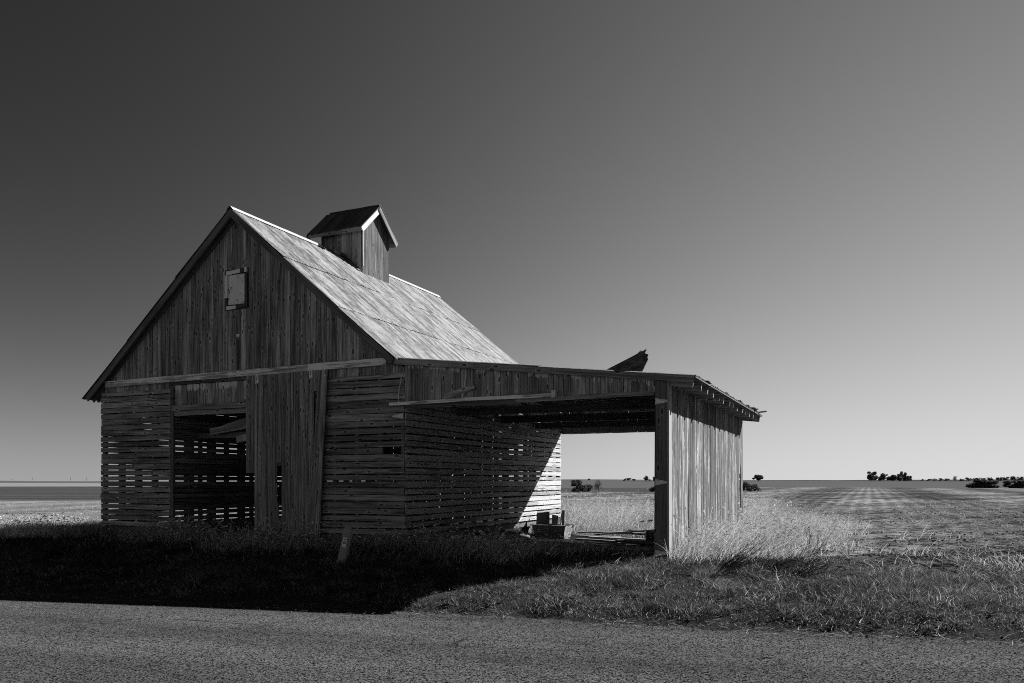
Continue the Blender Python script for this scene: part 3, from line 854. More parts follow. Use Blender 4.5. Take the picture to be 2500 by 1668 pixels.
rb = MB().box(0.04, 4.86, 8.0, 8.06, 2.97, 3.12).build('rear_header', M['frame'], BARN)
for k in range(20):
    w = 4.9 / 20
    u = 0.03 + w * (k + 0.5)
    plank('board', rb, M['gable'], (u, LEN, 2.95), (u, LEN, zs(u) - 0.02), (1, 0, 0), w - 0.004, 0.02, 2)
# front fascia of the lean-to in three lengths
fu = [-0.13, 1.55, 3.02, 5.44]
for i in range(3):
    a = (fu[i] + 0.003, -0.14, zs(fu[i]) - 0.03); b = (fu[i + 1] - 0.003, -0.14, zs(fu[i + 1]) - 0.03)
    plank('fascia_board', sr, M['fascia'], a, b, (0, 0, 1), 0.115 if i < 2 else 0.105, 0.03, 4, 0.003, 0.004)
# corrugated sheets
sm_ = [corr_sheet_mesh(2.93, 0.70, 8, 0.009, M['rust'], rnd.uniform(0, 0.05), 0.01) for _ in range(3)]
X = Vector((1, 0, -0.1155)).normalized(); Y = Vector((0, 1, 0)); Z = X.cross(Y)
for c in range(12):
    for r in range(2):
        if (r == 1 and c == 1):
            continue
        o = bpy.data.objects.new('roof_sheet', sm_[rnd.randrange(3)])
        link(o, sr)
        m4 = Matrix((X, Y, Z)).transposed().to_4x4()
        lift = 0.0
        m4.translation = Vector((-0.10 + 2.65 * r, -0.18 + 0.35 + 0.70 * c, zs(-0.10 + 2.65 * r) + 0.034 - 0.006 * r))
        o.matrix_basis = m4 @ Matrix.Rotation(-0.002, 4, 'Y')
# torn sheets: one folded up above the front, ragged pieces curled along the eave
def bent_sheet(name, rowsP, parent, mat, waves=7, amp=0.012):
    """rowsP: list of (start, end) point pairs across the bend; corrugated between the pair"""
    vs = []; n = waves * 2
    for i, (p, q_) in enumerate(rowsP):
        p = Vector(p); q_ = Vector(q_)
        for k in range(n + 1):
            f = k / n
            w_ = p.lerp(q_, f)
            vs.append((w_.x, w_.y, w_.z + amp * (1 if k % 2 else -1)))
    fs = []
    for i in range(len(rowsP) - 1):
        for k in range(n):
            a = i * (n + 1) + k
            fs.append((a, a + n + 1, a + n + 2, a + 1))
    return mesh_obj(name, vs, fs, mat, parent)
ts = bent_sheet('torn_roof_sheet', [((3.860, 0.15, 3.493), (3.876, 0.09, 3.486)), ((4.012, 0.19, 3.571), (4.036, 0.01, 3.486)), ((4.212, 0.24, 3.677), (4.236, -0.04, 3.470)),
                          ((4.372, 0.29, 3.766), (4.396, -0.07, 3.450)), ((4.468, 0.32, 3.829), (4.468, -0.08, 3.440)), ((4.532, 0.27, 3.805), (4.532, -0.09, 3.420)), ((4.612, 0.20, 3.665), (4.580, -0.10, 3.400))], sr, M['rust'], 10, 0.013)
for (a_, b_, c_) in (((4.372, 0.29, 3.759), (4.452, 0.33, 3.844), (4.436, 0.30, 3.790)), ((4.452, 0.32, 3.805), (4.548, 0.33, 3.860), (4.540, 0.28, 3.790)), ((4.532, 0.26, 3.774), (4.604, 0.23, 3.743), (4.588, 0.19, 3.665))):
    o_ = (0, 0.012, 0)
    vs = [a_, b_, c_] + [tuple(x + y for x, y in zip(q_, o_)) for q_ in (a_, b_, c_)]
    mesh_obj('torn_strip', vs, [(0, 1, 2), (5, 4, 3), (0, 3, 4, 1), (1, 4, 5, 2), (2, 5, 3, 0)], M['rust'], sr)
for v0, du, dz, L in ((0.62, 0.0, 0.05, 0.7), (1.4, 0.02, 0.07, 0.8), (2.3, 0.0, 0.05, 0.9), (3.3, 0.03, 0.06, 0.8), (4.2, 0.0, 0.05, 0.8), (5.1, 0.03, 0.07, 0.9), (6.2, 0.10, 0.06, 0.6), (7.1, 0.16, 0.08, 0.7)):
    e = zs(5.3) + 0.03
    bent_sheet('curled_sheet', [((4.85, v0, zs(4.85) + 0.05), (4.85, v0 + L, zs(4.85) + 0.05)), ((5.15, v0, e + dz + 0.05), (5.15, v0 + L, e + dz * 0.6 + 0.05)), ((5.36 + du * 0.4, v0 + 0.03, e + dz * 1.1 + 0.02), (5.34 + du * 0.4, v0 + L, e + dz * 0.3 + 0.02))], sr, M['rust'], 6, 0.010)
for p, q_ in (((5.30, 8.0, 3.36), (5.60, 7.9, 3.37)), ((5.3, 7.8, 3.33), (5.58, 7.65, 3.34)), ((5.3, 6.9, 3.34), (5.54, 6.85, 3.34))):
    plank('splintered_board', sr, M['rake'], p, q_, (0, 1, 0), 0.09, 0.02, 3, 0.012)
# strap hinges (tapered plates)
def hinge(u, v, z, L, axis, flip=1):
    pts = [(0, -0.055), (0, 0.055), (L * 0.25, 0.04), (L, 0.012), (L, -0.012), (L * 0.25, -0.04)]
    vs = []
    for th in (0.0, 0.008):
        for a, b in pts:
            vs.append((u + flip * a, v - th, z + b))
    n = len(pts)
    fs = [tuple(range(n)) if flip > 0 else tuple(reversed(range(n))), tuple(range(2 * n - 1, n - 1, -1)) if flip > 0 else tuple(range(n, 2 * n))]
    fs += [(i, n + i, n + (i + 1) % n, (i + 1) % n) for i in range(n)]
    return mesh_obj('strap_hinge', vs, fs, M['iron'], BARN)
hinge(-0.02, -0.03, 2.86, 0.24, 'u', -1)
for z in (2.93, 1.62, 0.47):
    hinge(4.79, -0.036, z, 0.22, 'u', 1)

# ------------------------------------------------------------ small things about the barn
def px(xs_, d):
    """world X of a photograph column at depth d"""
    return (xs_ - 1250) / 1900 * d
def thing_at(name, label, cat, loc, rz=0.0, group=None):
    o = empty(name, loc, rz)
    tag(o, label, cat, group)
    return o

# leaning marker post by the front wall
mx, my = -2.86, 13.0
mp = thing_at('marker_post', 'short pale plastic marker post leaning in the grass before the slatted wall', 'marker post', (mx, my, Hs(mx, my) - 0.02), R(8))
M['marker'] = patchy('marker_plastic_dirty', 0.26, 0.09, 9, 0.56, 0.7)
M['sticker'] = plain('marker_sticker', 0.7, 0.6, 0.3, 0, 0.15)
M['print'] = plain('marker_print', 0.06, 0.7, 0.2, 0, 0.1)
M['print_l'] = plain('marker_print_pale', 0.42, 0.7, 0.2, 0, 0.1)
lean = Matrix.Rotation(R(12), 4, 'Y') @ Matrix.Rotation(R(-5), 4, 'X')
vs = []; fs = []
prof = [(-0.075, 0.05), (-0.072, 0.0), (-0.055, -0.018), (0.0, -0.024), (0.035, -0.018), (0.065, 0.01), (0.072, 0.06), (0.060, 0.06), (0.052, 0.015), (0.03, -0.006), (0.0, -0.012), (-0.05, -0.006), (-0.06, 0.004), (-0.063, 0.05)]
npf = len(prof)
for z in (0.0, 0.3, 0.66):
    for k, (x, y) in enumerate(prof):
        vs.append((x, y, z - (0.03 if (z > 0.5 and x > 0.03) else 0)))
for i in range(2):
    for k in range(npf):
        fs.append((i * npf + k, i * npf + (k + 1) % npf, (i + 1) * npf + (k + 1) % npf, (i + 1) * npf + k))
fs.append(tuple(range(2 * npf, 3 * npf)))
shell = mesh_obj('shell', vs, fs, M['marker'], mp)
shell.matrix_basis = lean
def on_marker(o):
    o.matrix_basis = lean @ o.matrix_basis
    return o
st = mesh_obj('sticker', [(-0.055, -0.0195, 0.30), (0.015, -0.0245, 0.30), (0.015, -0.0245, 0.46), (-0.055, -0.0195, 0.46)], [(0, 1, 2, 3)], M['sticker'], mp)
st.matrix_basis = lean @ Matrix.Translation((0, -0.004, 0))
bar = mesh_obj('printed_bar', [(-0.045, -0.0205, 0.425), (0.006, -0.0245, 0.425), (0.006, -0.0245, 0.437), (-0.045, -0.0205, 0.437)], [(0, 1, 2, 3)], M['print'], st)
bar.location = (0, -0.0022, 0)
rv_ = []; rf_ = []
for k in range(20):
    an_ = k / 20 * 6.2832
    for rr in (0.016, 0.025):
        x = -0.02 + rr * math.cos(an_)
        rv_.append((x, -0.0195 - (x + 0.055) / 0.07 * 0.005, 0.375 + rr * math.sin(an_)))
for k in range(20):
    rf_.append((2 * k, 2 * k + 1, (2 * k + 3) % 40, (2 * k + 2) % 40))
ring = mesh_obj('printed_ring', rv_, rf_, M['print'], st)
ring.location = (0, -0.0022, 0)
sl_ = mesh_obj('printed_slash', [(-0.034, -0.021, 0.383), (-0.01, -0.0229, 0.359), (-0.006, -0.0229, 0.363), (-0.03, -0.021, 0.388)], [(0, 1, 2, 3)], M['print'], st)
sl_.location = (0, -0.0026, 0)
def text_on(body, size, loc):
    c = bpy.data.curves.new('lettering', 'FONT'); c.body = body; c.size = size; c.align_x = 'CENTER'
    tmp = bpy.data.objects.new('lettering_tmp', c); COL.objects.link(tmp)
    bpy.context.view_layer.update()
    me = bpy.data.meshes.new_from_object(tmp.evaluated_get(bpy.context.evaluated_depsgraph_get()))
    bpy.data.objects.remove(tmp); bpy.data.curves.remove(c)
    me.name = 'lettering'
    me.materials.clear(); me.materials.append(M['print_l'])
    o = link(bpy.data.objects.new('lettering', me), mp)
    o.matrix_basis = lean @ Matrix.Translation(loc) @ Matrix.Rotation(R(90), 4, 'X')
    return o
text_on('O WB', 0.042, (-0.012, -0.0275, 0.565))
text_on('NO', 0.042, (-0.016, -0.0275, 0.51))

# planks stored up in the driveway, on a cross tie
plank('tie_beam', BARN, M['frame'], (-6.05, 0.75, 2.66), (-2.25, 0.75, 2.66), (0, 0, 1), 0.12, 0.06)
def barn_plank(name, label, cat, a, b, w, t, mat, group=None):
    """a loose piece given in barn coordinates (u, v, z above road)"""
    wa = W(*a); wb_ = W(*b)
    L_ = (wb_ - wa)
    side_ = Vector((0, 0, 1)).cross(L_).normalized()
    o = plank(name, None, mat, wa, wb_, side_, w, t, 4, 0.004, 0.006)
    tag(o, label, cat, group)
    return o
for k, (a, b, lb) in enumerate((((-5.05, 0.55, 2.72), (-3.6, 0.80, 3.14), 'topmost of the thick planks stored inside the barn doorway'),
                                ((-5.40, 0.50, 2.66), (-3.5, 0.85, 2.92), 'long second plank under the topmost one inside the barn doorway'),
                                ((-4.75, 0.62, 2.48), (-3.4, 0.90, 2.74), 'third short plank below the long one inside the barn doorway'),
                                ((-4.12, 0.66, 2.40), (-3.3, 0.90, 2.56), 'lowest stub of plank inside the barn doorway near the sliding door'))):
    o = barn_plank('stored_plank', lb, 'plank', a, b, 0.05, 0.15, M['stored'], 'planks stored in the driveway')

# feed bunk with boards standing in it, at the back of the shed by the slatted wall
gz_ = lambda u, v: Hs(W(u, v).x, W(u, v).y)
bz = gz_(0.65, 6.1)
fb = thing_at('feed_bunk', 'old sheet-metal feed bunk with rolled rim against the slatted wall under the shed', 'feed bunk', tuple(W(0.62, 6.05, bz - 0.01)), -A)
def slab(name, pts, th, mat, parent):
    """thin solid panel: polygon pts extruded by vector th"""
    n = len(pts)
    vs = [Vector(p) for p in pts] + [Vector(p) + Vector(th) for p in pts]
    fs = [tuple(reversed(range(n))), tuple(range(n, 2 * n))] + [(i, (i + 1) % n, n + (i + 1) % n, n + i) for i in range(n)]
    return mesh_obj(name, vs, fs, mat, parent)
M['bunk'] = patchy('bunk_metal', 0.16, 0.07, 7, 0.45, 0.6)
M['bunk_sunlit'] = patchy('bunk_end_rusty_sunlit', 0.26, 0.12, 9, 0.5, 0.62)  # paler copy of the bunk metal: sunlight on the right end put into its colour
slab('front_panel', [(-0.46, -0.30, 0.36), (0.40, -0.30, 0.36), (0.33, -0.22, 0.0), (-0.40, -0.22, 0.0)], (0, 0.02, 0), M['bunk'], fb)
slab('back_panel', [(-0.46, 0.28, 0.36), (0.40, 0.28, 0.36), (0.33, 0.22, 0.0), (-0.40, 0.22, 0.0)], (0, 0.02, 0), M['bunk'], fb)
slab('end_panel', [(0.40, -0.30, 0.36), (0.40, 0.30, 0.36), (0.36, 0.26, 0.2), (0.33, 0.23, 0.0), (0.33, -0.22, 0.0), (0.36, -0.26, 0.2)], (0.02, 0, 0), M['bunk_sunlit'], fb)
slab('end_panel', [(-0.48, -0.30, 0.36), (-0.48, 0.30, 0.36), (-0.42, 0.23, 0.0), (-0.42, -0.22, 0.0)], (0.02, 0, 0), M['bunk'], fb)
slab('bottom_panel', [(-0.40, -0.20, 0.02), (0.32, -0.20, 0.02), (0.32, 0.22, 0.02), (-0.40, 0.22, 0.02)], (0, 0, 0.02), M['bunk'], fb)
slab('rim', [(-0.52, -0.35, 0.362), (0.46, -0.35, 0.352), (0.46, -0.27, 0.352), (-0.52, -0.27, 0.362)], (0, 0, 0.025), M['bunk'], fb)
slab('rim', [(-0.52, 0.25, 0.362), (0.46, 0.25, 0.352), (0.46, 0.33, 0.352), (-0.52, 0.33, 0.362)], (0, 0, 0.025), M['bunk'], fb)
b0 = W(0.62, 6.05, bz)
def in_bunk(name, label, cat, pts, th, mat, group=None):
    o = slab(name, pts, th, mat, None)
    o.location = b0; o.rotation_euler = (0, 0, -A)
    tag(o, label, cat, group)
    return o
in_bunk('dark_panel', 'dark square panel standing in the feed bunk', 'panel', [(-0.47, -0.10, 0.06), (-0.10, -0.10, 0.06), (-0.12, -0.02, 0.70), (-0.47, -0.02, 0.66)], (0, 0.025, 0), M['black'])
in_bunk('pale_board', 'pale board standing behind the dark panel in the feed bunk', 'board', [(-0.08, 0.02, 0.05), (0.06, 0.02, 0.05), (0.10, 0.04, 0.60), (-0.07, 0.04, 0.62)], (0, 0.02, 0), M['plank_pale'])
in_bunk('post_stub', 'narrow dark post stub standing upright at the end of the feed bunk', 'post', [(0.21, -0.02, 0.05), (0.28, -0.02, 0.05), (0.29, 0.0, 0.74), (0.22, 0.0, 0.74)], (0, 0.06, 0), M['frame'])
in_bunk('thin_slat', 'thin slat leaning beside the post stub in the feed bunk', 'slat', [(0.11, 0.08, 0.05), (0.14, 0.08, 0.05), (0.19, 0.10, 0.66), (0.15, 0.10, 0.66)], (0, 0.02, 0), M['plank_pale'])

# loose lumber on the ground at the back of the shed
lum_list = [((1.25, 6.9, 0.16), (3.5, 6.3, 0.18), 0.16, 0.05, 'long pale plank on top of the lumber pile beside the feed bunk'),
            ((1.1, 6.5, 0.06), (2.4, 5.9, 0.08), 0.2, 0.05, 'short broad plank lying in front of the lumber pile'),
            ((1.6, 6.0, 0.05), (3.6, 5.4, 0.07), 0.14, 0.05, 'pale plank lowest and nearest in the lumber pile'),
            ((1.9, 6.1, 0.13), (4.3, 6.9, 0.34), 0.06, 0.04, 'thin stick crossing the lumber pile and rising to the right'),
            ((2.3, 7.1, 0.17), (4.5, 6.6, 0.16), 0.18, 0.06, 'dark plank behind the long pale plank of the pile'),
            ((1.4, 5.6, 0.03), (2.6, 5.2, 0.04), 0.12, 0.04, 'short weathered plank half hidden in grass before the pile'),
            ((3.2, 6.1, 0.08), (4.6, 5.8, 0.09), 0.2, 0.08, 'thick beam lying beside the shed post behind the crate'),
            ((1.3, 7.3, 0.10), (3.1, 7.5, 0.22), 0.10, 0.04, 'pale lath tilted up at the rear edge of the lumber pile'),
            ((2.6, 5.0, 0.04), (4.2, 4.6, 0.05), 0.15, 0.05, 'broad board lying alone in front of the crate'),
            ((1.2, 6.2, 0.20), (2.9, 6.75, 0.22), 0.12, 0.03, 'thin board laid across the left end of the lumber pile'),
            ((3.9, 6.6, 0.14), (4.75, 5.2, 0.16), 0.14, 0.05, 'short board pointing at the shed post on top of the thick beam'),
            ((2.0, 4.5, 0.02), (3.0, 4.3, 0.03), 0.10, 0.03, 'stray lath nearest the road under the shed')]
for a, b, w, t_, lb in lum_list:
    g0 = gz_((a[0] + b[0]) / 2, (a[1] + b[1]) / 2)
    barn_plank('lumber', lb, 'plank', (a[0], a[1], g0 + a[2]), (b[0], b[1], g0 + b[2]), w, t_, M['plank_pale'] if 'dark' not in lb else M['frame'], 'loose lumber under the shed')
# black slatted crate
g0 = gz_(3.45, 5.3)
cr = thing_at('crate', 'black slatted crate at the end of the lumber pile near the shed post', 'crate', tuple(W(3.45, 5.3, g0)), -A + R(12))
for k in range(4):
    for s_ in (-1, 1):
        MB().box(-0.22, 0.22, s_ * 0.16 - 0.01, s_ * 0.16 + 0.01, 0.02 + 0.075 * k, 0.065 + 0.075 * k).build('slat', M['black'], cr)
        MB().box(s_ * 0.22 - 0.01, s_ * 0.22 + 0.01, -0.148, 0.148, 0.02 + 0.075 * k, 0.065 + 0.075 * k).build('slat', M['black'], cr)
for sx in (-1, 1):
    for sy in (-1, 1):
        MB().box(sx * 0.19 - 0.02, sx * 0.19 + 0.02, sy * 0.135 - 0.012, sy * 0.135 + 0.012, 0.0, 0.32).build('corner_stile', M['black'], cr)
MB().box(-0.2, 0.2, -0.14, 0.14, 0.0, 0.018).build('bottom', M['black'], cr)
def rock_mesh(r, seed, mat):
    rr = random.Random(seed)
    import bmesh
    bm = bmesh.new()
    bmesh.ops.create_icosphere(bm, subdivisions=2, radius=r)
    for v in bm.verts:
        v.co *= rr.uniform(0.82, 1.12)
        v.co.z *= 0.6
    me = bpy.data.meshes.new('rubble'); bm.to_mesh(me); bm.free()
    me.materials.append(mat)
    return me
for k, (u, v, r, lb) in enumerate(((0.25, 4.9, 0.16, 'largest broken concrete lump at the foot of the slatted wall'), (0.5, 4.5, 0.11, 'rounded concrete lump nearest the road below the slatted wall'),
                               (0.15, 5.35, 0.13, 'concrete lump wedged beside the feed bunk'), (4.0, 6.2, 0.13, 'pale lump of concrete beside the crate'), (4.35, 6.0, 0.10, 'small pale lump of concrete next to the shed post'))):
    p = W(u, v); o = link(bpy.data.objects.new('concrete_lump', rock_mesh(r, k, M['concrete'])))
    o.location = (p.x, p.y, Hs(p.x, p.y) + r * 0.4); o.rotation_euler = (0, 0, k)
    tag(o, lb, 'rubble', 'broken concrete under the shed')

# ------------------------------------------------------------ grass and straw
def grass_mat(name, trans=0.45, gain=1.0):
    t = NT(name)
    at = t.n('ShaderNodeAttribute'); at.attribute_name = 'tone'
    v = t.math('MULTIPLY', at.outputs['Fac'], gain)
    c = t.grey(v)
    d = t.n('ShaderNodeBsdfDiffuse'); t.t.links.new(c, d.inputs[0])
    tr = t.n('ShaderNodeBsdfTranslucent'); t.t.links.new(c, tr.inputs[0])
    m = t.n('ShaderNodeMixShader'); m.inputs[0].default_value = trans
    t.t.links.new(d.outputs[0], m.inputs[1]); t.t.links.new(tr.outputs[0], m.inputs[2])
    t.t.links.new(m.outputs[0], t.out.inputs[0])
    return t.m
M['grass'] = grass_mat('mown_grass_blades', 0.4)
M['tallgrass'] = grass_mat('tall_grass_blades', 0.45)
M['straw'] = grass_mat('straw_pieces', 0.3)

def vnoise(x, y, s, seed=0):
    r_ = np.random.default_rng(seed)
    z = np.zeros_like(x)
    for _ in range(10):
        a_ = r_.uniform(0, 6.283); k = s * r_.uniform(0.5, 2.0); p_ = r_.uniform(0, 6.283)
        z += np.sin((x * math.cos(a_) + y * math.sin(a_)) * k + p_)
    return z / 4.5
def barn_uv(x, y):
    return (x - C0.x) * U.x + (y - C0.y) * U.y, (x - C0.x) * V.x + (y - C0.y) * V.y
def outside(x, y, m=0.03):
    u, v = barn_uv(x, y)
    inb = (u > -8.28 - m) & (u < 0.02 + m) & (v > -m) & (v < LEN + m)
    wall = (u > SU - 0.2) & (u < SU + 0.03) & (v > -0.08) & (v < LEN)
    return ~(inb | wall)
def blades(x, y, h, w, lean, head, curve, tone, seg=3, z0=None):
    """ribbon blades; returns verts, quads, tones"""
    n = len(x)
    z = (H(x, y) if z0 is None else z0) - 0.01
    yaw = npr.uniform(0, 6.283, n)
    wx, wy = np.cos(yaw), np.sin(yaw)
    hx, hy = np.cos(head), np.sin(head)
    V_ = np.zeros((n, seg + 1, 2, 3)); T_ = np.zeros((n, seg + 1, 2))
    for i in range(seg + 1):
        t_ = i / seg
        off = (lean * t_ + curve * t_ * t_) * h
        up = h * (t_ - 0.45 * np.clip(curve, 0, 1.2) * t_ ** 3) * np.sqrt(np.clip(1 - (lean * 0.6) ** 2, 0.2, 1))
        wd = w * (1 - 0.9 * t_ ** 1.5) * 0.5
        for j, sg in enumerate((-1, 1)):
            V_[:, i, j, 0] = x + hx * off + sg * wx * wd
            V_[:, i, j, 1] = y + hy * off + sg * wy * wd
            V_[:, i, j, 2] = z + up
            T_[:, i, j] = tone
    base = (np.arange(n) * (seg + 1) * 2)[:, None]
    k = np.arange(seg)[None, :] * 2
    a_ = base + k
    Q = np.stack([a_, a_ + 1, a_ + 3, a_ + 2], -1).reshape(-1, 4)
    tip = V_[:, seg].mean(1); pre = V_[:, seg - 1].mean(1)
    return V_.reshape(-1, 3), Q, T_.reshape(-1), tip, tip - pre
def heads(tip, d, L, r, tone, droop=0.6):
    """drooping foxtail seed heads as small bent spindles"""
    n = len(tip); S = 4; NR = 5
    d = d / np.maximum(np.linalg.norm(d, axis=1, keepdims=True), 1e-6)
    V_ = np.zeros((n, NR, S, 3))
    p = tip.copy()
    for i in range(NR):
        t_ = i / (NR - 1)
        rad = r * (0.35, 0.9, 1.0, 0.8, 0.15)[i]
        dd = d.copy(); dd[:, 2] -= droop * t_ * 1.4
        dd /= np.linalg.norm(dd, axis=1, keepdims=True)
        if i:
            p = p + dd * (L / (NR - 1))[:, None]
        a_ = np.cross(dd, np.array([0.3, 0.9, 0.1])); a_ /= np.maximum(np.linalg.norm(a_, axis=1, keepdims=True), 1e-6)
        b_ = np.cross(dd, a_)
        for j in range(S):
            an_ = 6.2832 * j / S
            V_[:, i, j] = p + (a_ * math.cos(an_) + b_ * math.sin(an_)) * rad[:, None]
    base = (np.arange(n) * NR * S)[:, None, None]
    i_ = np.arange(NR - 1)[None, :, None]; j_ = np.arange(S)[None, None, :]
    a0 = base + i_ * S + j_; a1 = base + i_ * S + (j_ + 1) % S
    Q = np.stack([a0, a1, a1 + S, a0 + S], -1).reshape(-1, 4)
    return V_.reshape(-1, 3), Q, np.repeat(tone, NR * S)
def join(parts):
    vs, qs, ts = [], [], []
    k = 0
    for v, q_, t_ in parts:
        vs.append(v); qs.append(q_ + k); ts.append(t_); k += len(v)
    return np.concatenate(vs), np.concatenate(qs), np.concatenate(ts)
def stuff(name, label, cat, parts, mat):
    v, q_, t_ = join(parts)
    o = link(bpy.data.objects.new(name, fast_mesh(name, v, q_, [mat], t_)))
    tag(o, label, cat, kind='stuff')
    return o
def scatter(n, x0, x1, y0, y1, keep):
    x = npr.uniform(x0, x1, n); y = npr.uniform(y0, y1, n)
    k = keep(x, y)
    if k.dtype != bool:
        k = npr.uniform(0, 1, n) < k
    return x[k], y[k]

# mown verge between road and barn
def keep_v(x, y):
    n = road_n(x, y)
    c = vnoise(x, y, 2.0, 3)
    u, v = barn_uv(x, y)
    d = sstep(n, -0.12 + 0.12 * c, 0.16 + 0.2 * c) * (1 - 0.9 * sstep(n, 4.2, 6.5)) * np.clip(0.75 + 0.4 * c, 0.25, 1)
    d = d * np.where(x < -2.5, 0.45, 1.0)
    d = d * (1 - 0.7 * sstep(x, 5.0, 8.0) * sstep(n, 1.0, 2.6))
    return d * outside(x, y) * (v < 0.3)
x, y = scatter(620000, -13, 11, 7.2, 18.0, keep_v)
c1 = vnoise(x, y, 2.4, 5); c2 = vnoise(x, y, 0.7, 9); c3 = vnoise(x, y, 6.0, 15)
n_ = road_n(x, y)
h = np.clip(0.07 + 0.045 * c1 + 0.03 * c3, 0.025, 0.2) * npr.uniform(0.5, 1.6, len(x)) * (0.45 + 0.55 * sstep(n_, 0.0, 0.8))
tone = np.clip(0.08 + 0.035 * c2 - 0.03 * c1 - 0.02 * c3, 0.02, 0.17) * npr.uniform(0.15, 2.0, len(x))
pale = npr.uniform(0, 1, len(x)) < np.clip(0.10 + 0.16 * (c3 - 0.1) + 0.15 * (1 - sstep(n_, 0.1, 0.6)), 0.03, 0.6)
tone = np.where(pale, npr.uniform(0.18, 0.6, len(x)), tone)
v, q_, t_, _, _ = blades(x, y, h, npr.uniform(0.004, 0.009, len(x)), npr.uniform(0, 0.9, len(x)), npr.uniform(0, 6.283, len(x)), npr.uniform(0, 0.8, len(x)), tone, 2)
parts = [(v, q_, t_)]
# tussocks: bunches of longer blades splaying out from one root
nt_ = 620
tx, ty = scatter(5200, -9, 10, 7.8, 15.5, lambda x, y: (road_n(x, y) > 0.15) & (road_n(x, y) < 4.6) & outside(x, y, 0.1) & (barn_uv(x, y)[1] < -0.3))
tx, ty = tx[:nt_], ty[:nt_]
tr_ = npr.uniform(0.04, 0.14, len(tx)); th_ = npr.uniform(0.07, 0.19, len(tx)) * (0.5 + 0.5 * sstep(road_n(tx, ty), 0.2, 1.2))
tt_ = np.where(npr.uniform(0, 1, len(tx)) < 0.6, npr.uniform(0.015, 0.05, len(tx)), npr.uniform(0.08, 0.2, len(tx)))
th0 = npr.uniform(0, 6.283, len(tx))
m = 75
ix = np.repeat(np.arange(len(tx)), m)
aa = npr.uniform(0, 6.283, len(ix)); rr_ = np.sqrt(npr.uniform(0, 1, len(ix))) * tr_[ix]
x = tx[ix] + np.cos(aa) * rr_; y = ty[ix] + np.sin(aa) * rr_
v, q_, t_, _, _ = blades(x, y, th_[ix] * npr.uniform(0.5, 1.3, len(ix)), npr.uniform(0.004, 0.008, len(ix)), rr_ / tr_[ix] * 0.7 + npr.uniform(0, 0.3, len(ix)), aa + npr.normal(0, 0.4, len(ix)), npr.uniform(0.1, 1.0, len(ix)), tt_[ix] * npr.uniform(0.5, 1.6, len(ix)), 3)
parts.append((v, q_, t_))
# small broad-leaved weeds: rosettes of wide short leaves
wx_, wy_ = scatter(2600, -6, 10, 7.8, 14, lambda x, y: (road_n(x, y) > 0.1) & (road_n(x, y) < 4.0) & (npr.uniform(0, 1, len(x)) < 0.35))
ix = np.repeat(np.arange(len(wx_)), 7)
aa = npr.uniform(0, 6.283, len(ix))
v, q_, t_, _, _ = blades(wx_[ix], wy_[ix], npr.uniform(0.04, 0.11, len(ix)), npr.uniform(0.014, 0.032, len(ix)), npr.uniform(0.6, 1.2, len(ix)), aa, npr.uniform(0, 0.4, len(ix)), npr.uniform(0.04, 0.13, len(ix)), 3, H(wx_[ix], wy_[ix]) + 0.02)
parts.append((v, q_, t_))
# fallen straws in the verge, thick along the road edge
x, y = scatter(60000, -9, 10, 7.0, 14.5, lambda x, y: (road_n(x, y) > -0.30) & (road_n(x, y) < 4.5) & outside(x, y) & (npr.uniform(0, 1, len(x)) < 0.16 + 0.5 * sstep(x, 1, 8) + 0.6 * np.exp(-((road_n(x, y) - 0.05) / 0.16) ** 2) * (vnoise(x, y, 3.0, 77) > -0.2)))
h = npr.uniform(0.04, 0.15, len(x))
zz = np.maximum(H(x, y), 0.012 + road_z(x)) + npr.uniform(0.004, 0.05, len(x)) * sstep(road_n(x, y), -0.05, 0.5) + 0.012
v, q_, t_, _, _ = blades(x, y, h, npr.uniform(0.003, 0.009, len(x)), npr.uniform(0.9, 1.4, len(x)), npr.uniform(0, 6.283, len(x)), npr.uniform(-0.2, 0.2, len(x)), npr.uniform(0.10, 0.55, len(x)), 2, zz)
v = v.reshape(-1, 3, 2, 3); zb_ = zz[:, None, None]
v[..., 2] = zb_ + (v[..., 2] - zb_) * 0.25
v = v.reshape(-1, 3)
parts.append((v, q_, t_))
# curled dry crop leaves blown into the right side
x, y = scatter(16000, 2.5, 10, 7.6, 15, lambda x, y: (road_n(x, y) > 0.2) & (road_n(x, y) < 5.5) & (npr.uniform(0, 1, len(x)) < (0.1 + 0.9 * sstep(x, 3, 8)) * np.clip(0.4 + 0.7 * vnoise(x, y, 2.2, 81), 0, 1)))
v, q_, t_, _, _ = blades(x, y, npr.uniform(0.05, 0.13, len(x)), npr.uniform(0.006, 0.015, len(x)), npr.uniform(0.6, 1.3, len(x)), npr.uniform(0, 6.283, len(x)), npr.uniform(-0.6, 0.8, len(x)), npr.uniform(0.14, 0.42, len(x)), 4, H(x, y) + npr.uniform(0.0, 0.05, len(x)))
parts.append((v, q_, t_))
stuff('verge_grass', 'rough mown grass verge along the far edge of the road', 'grass', parts, M['grass'])

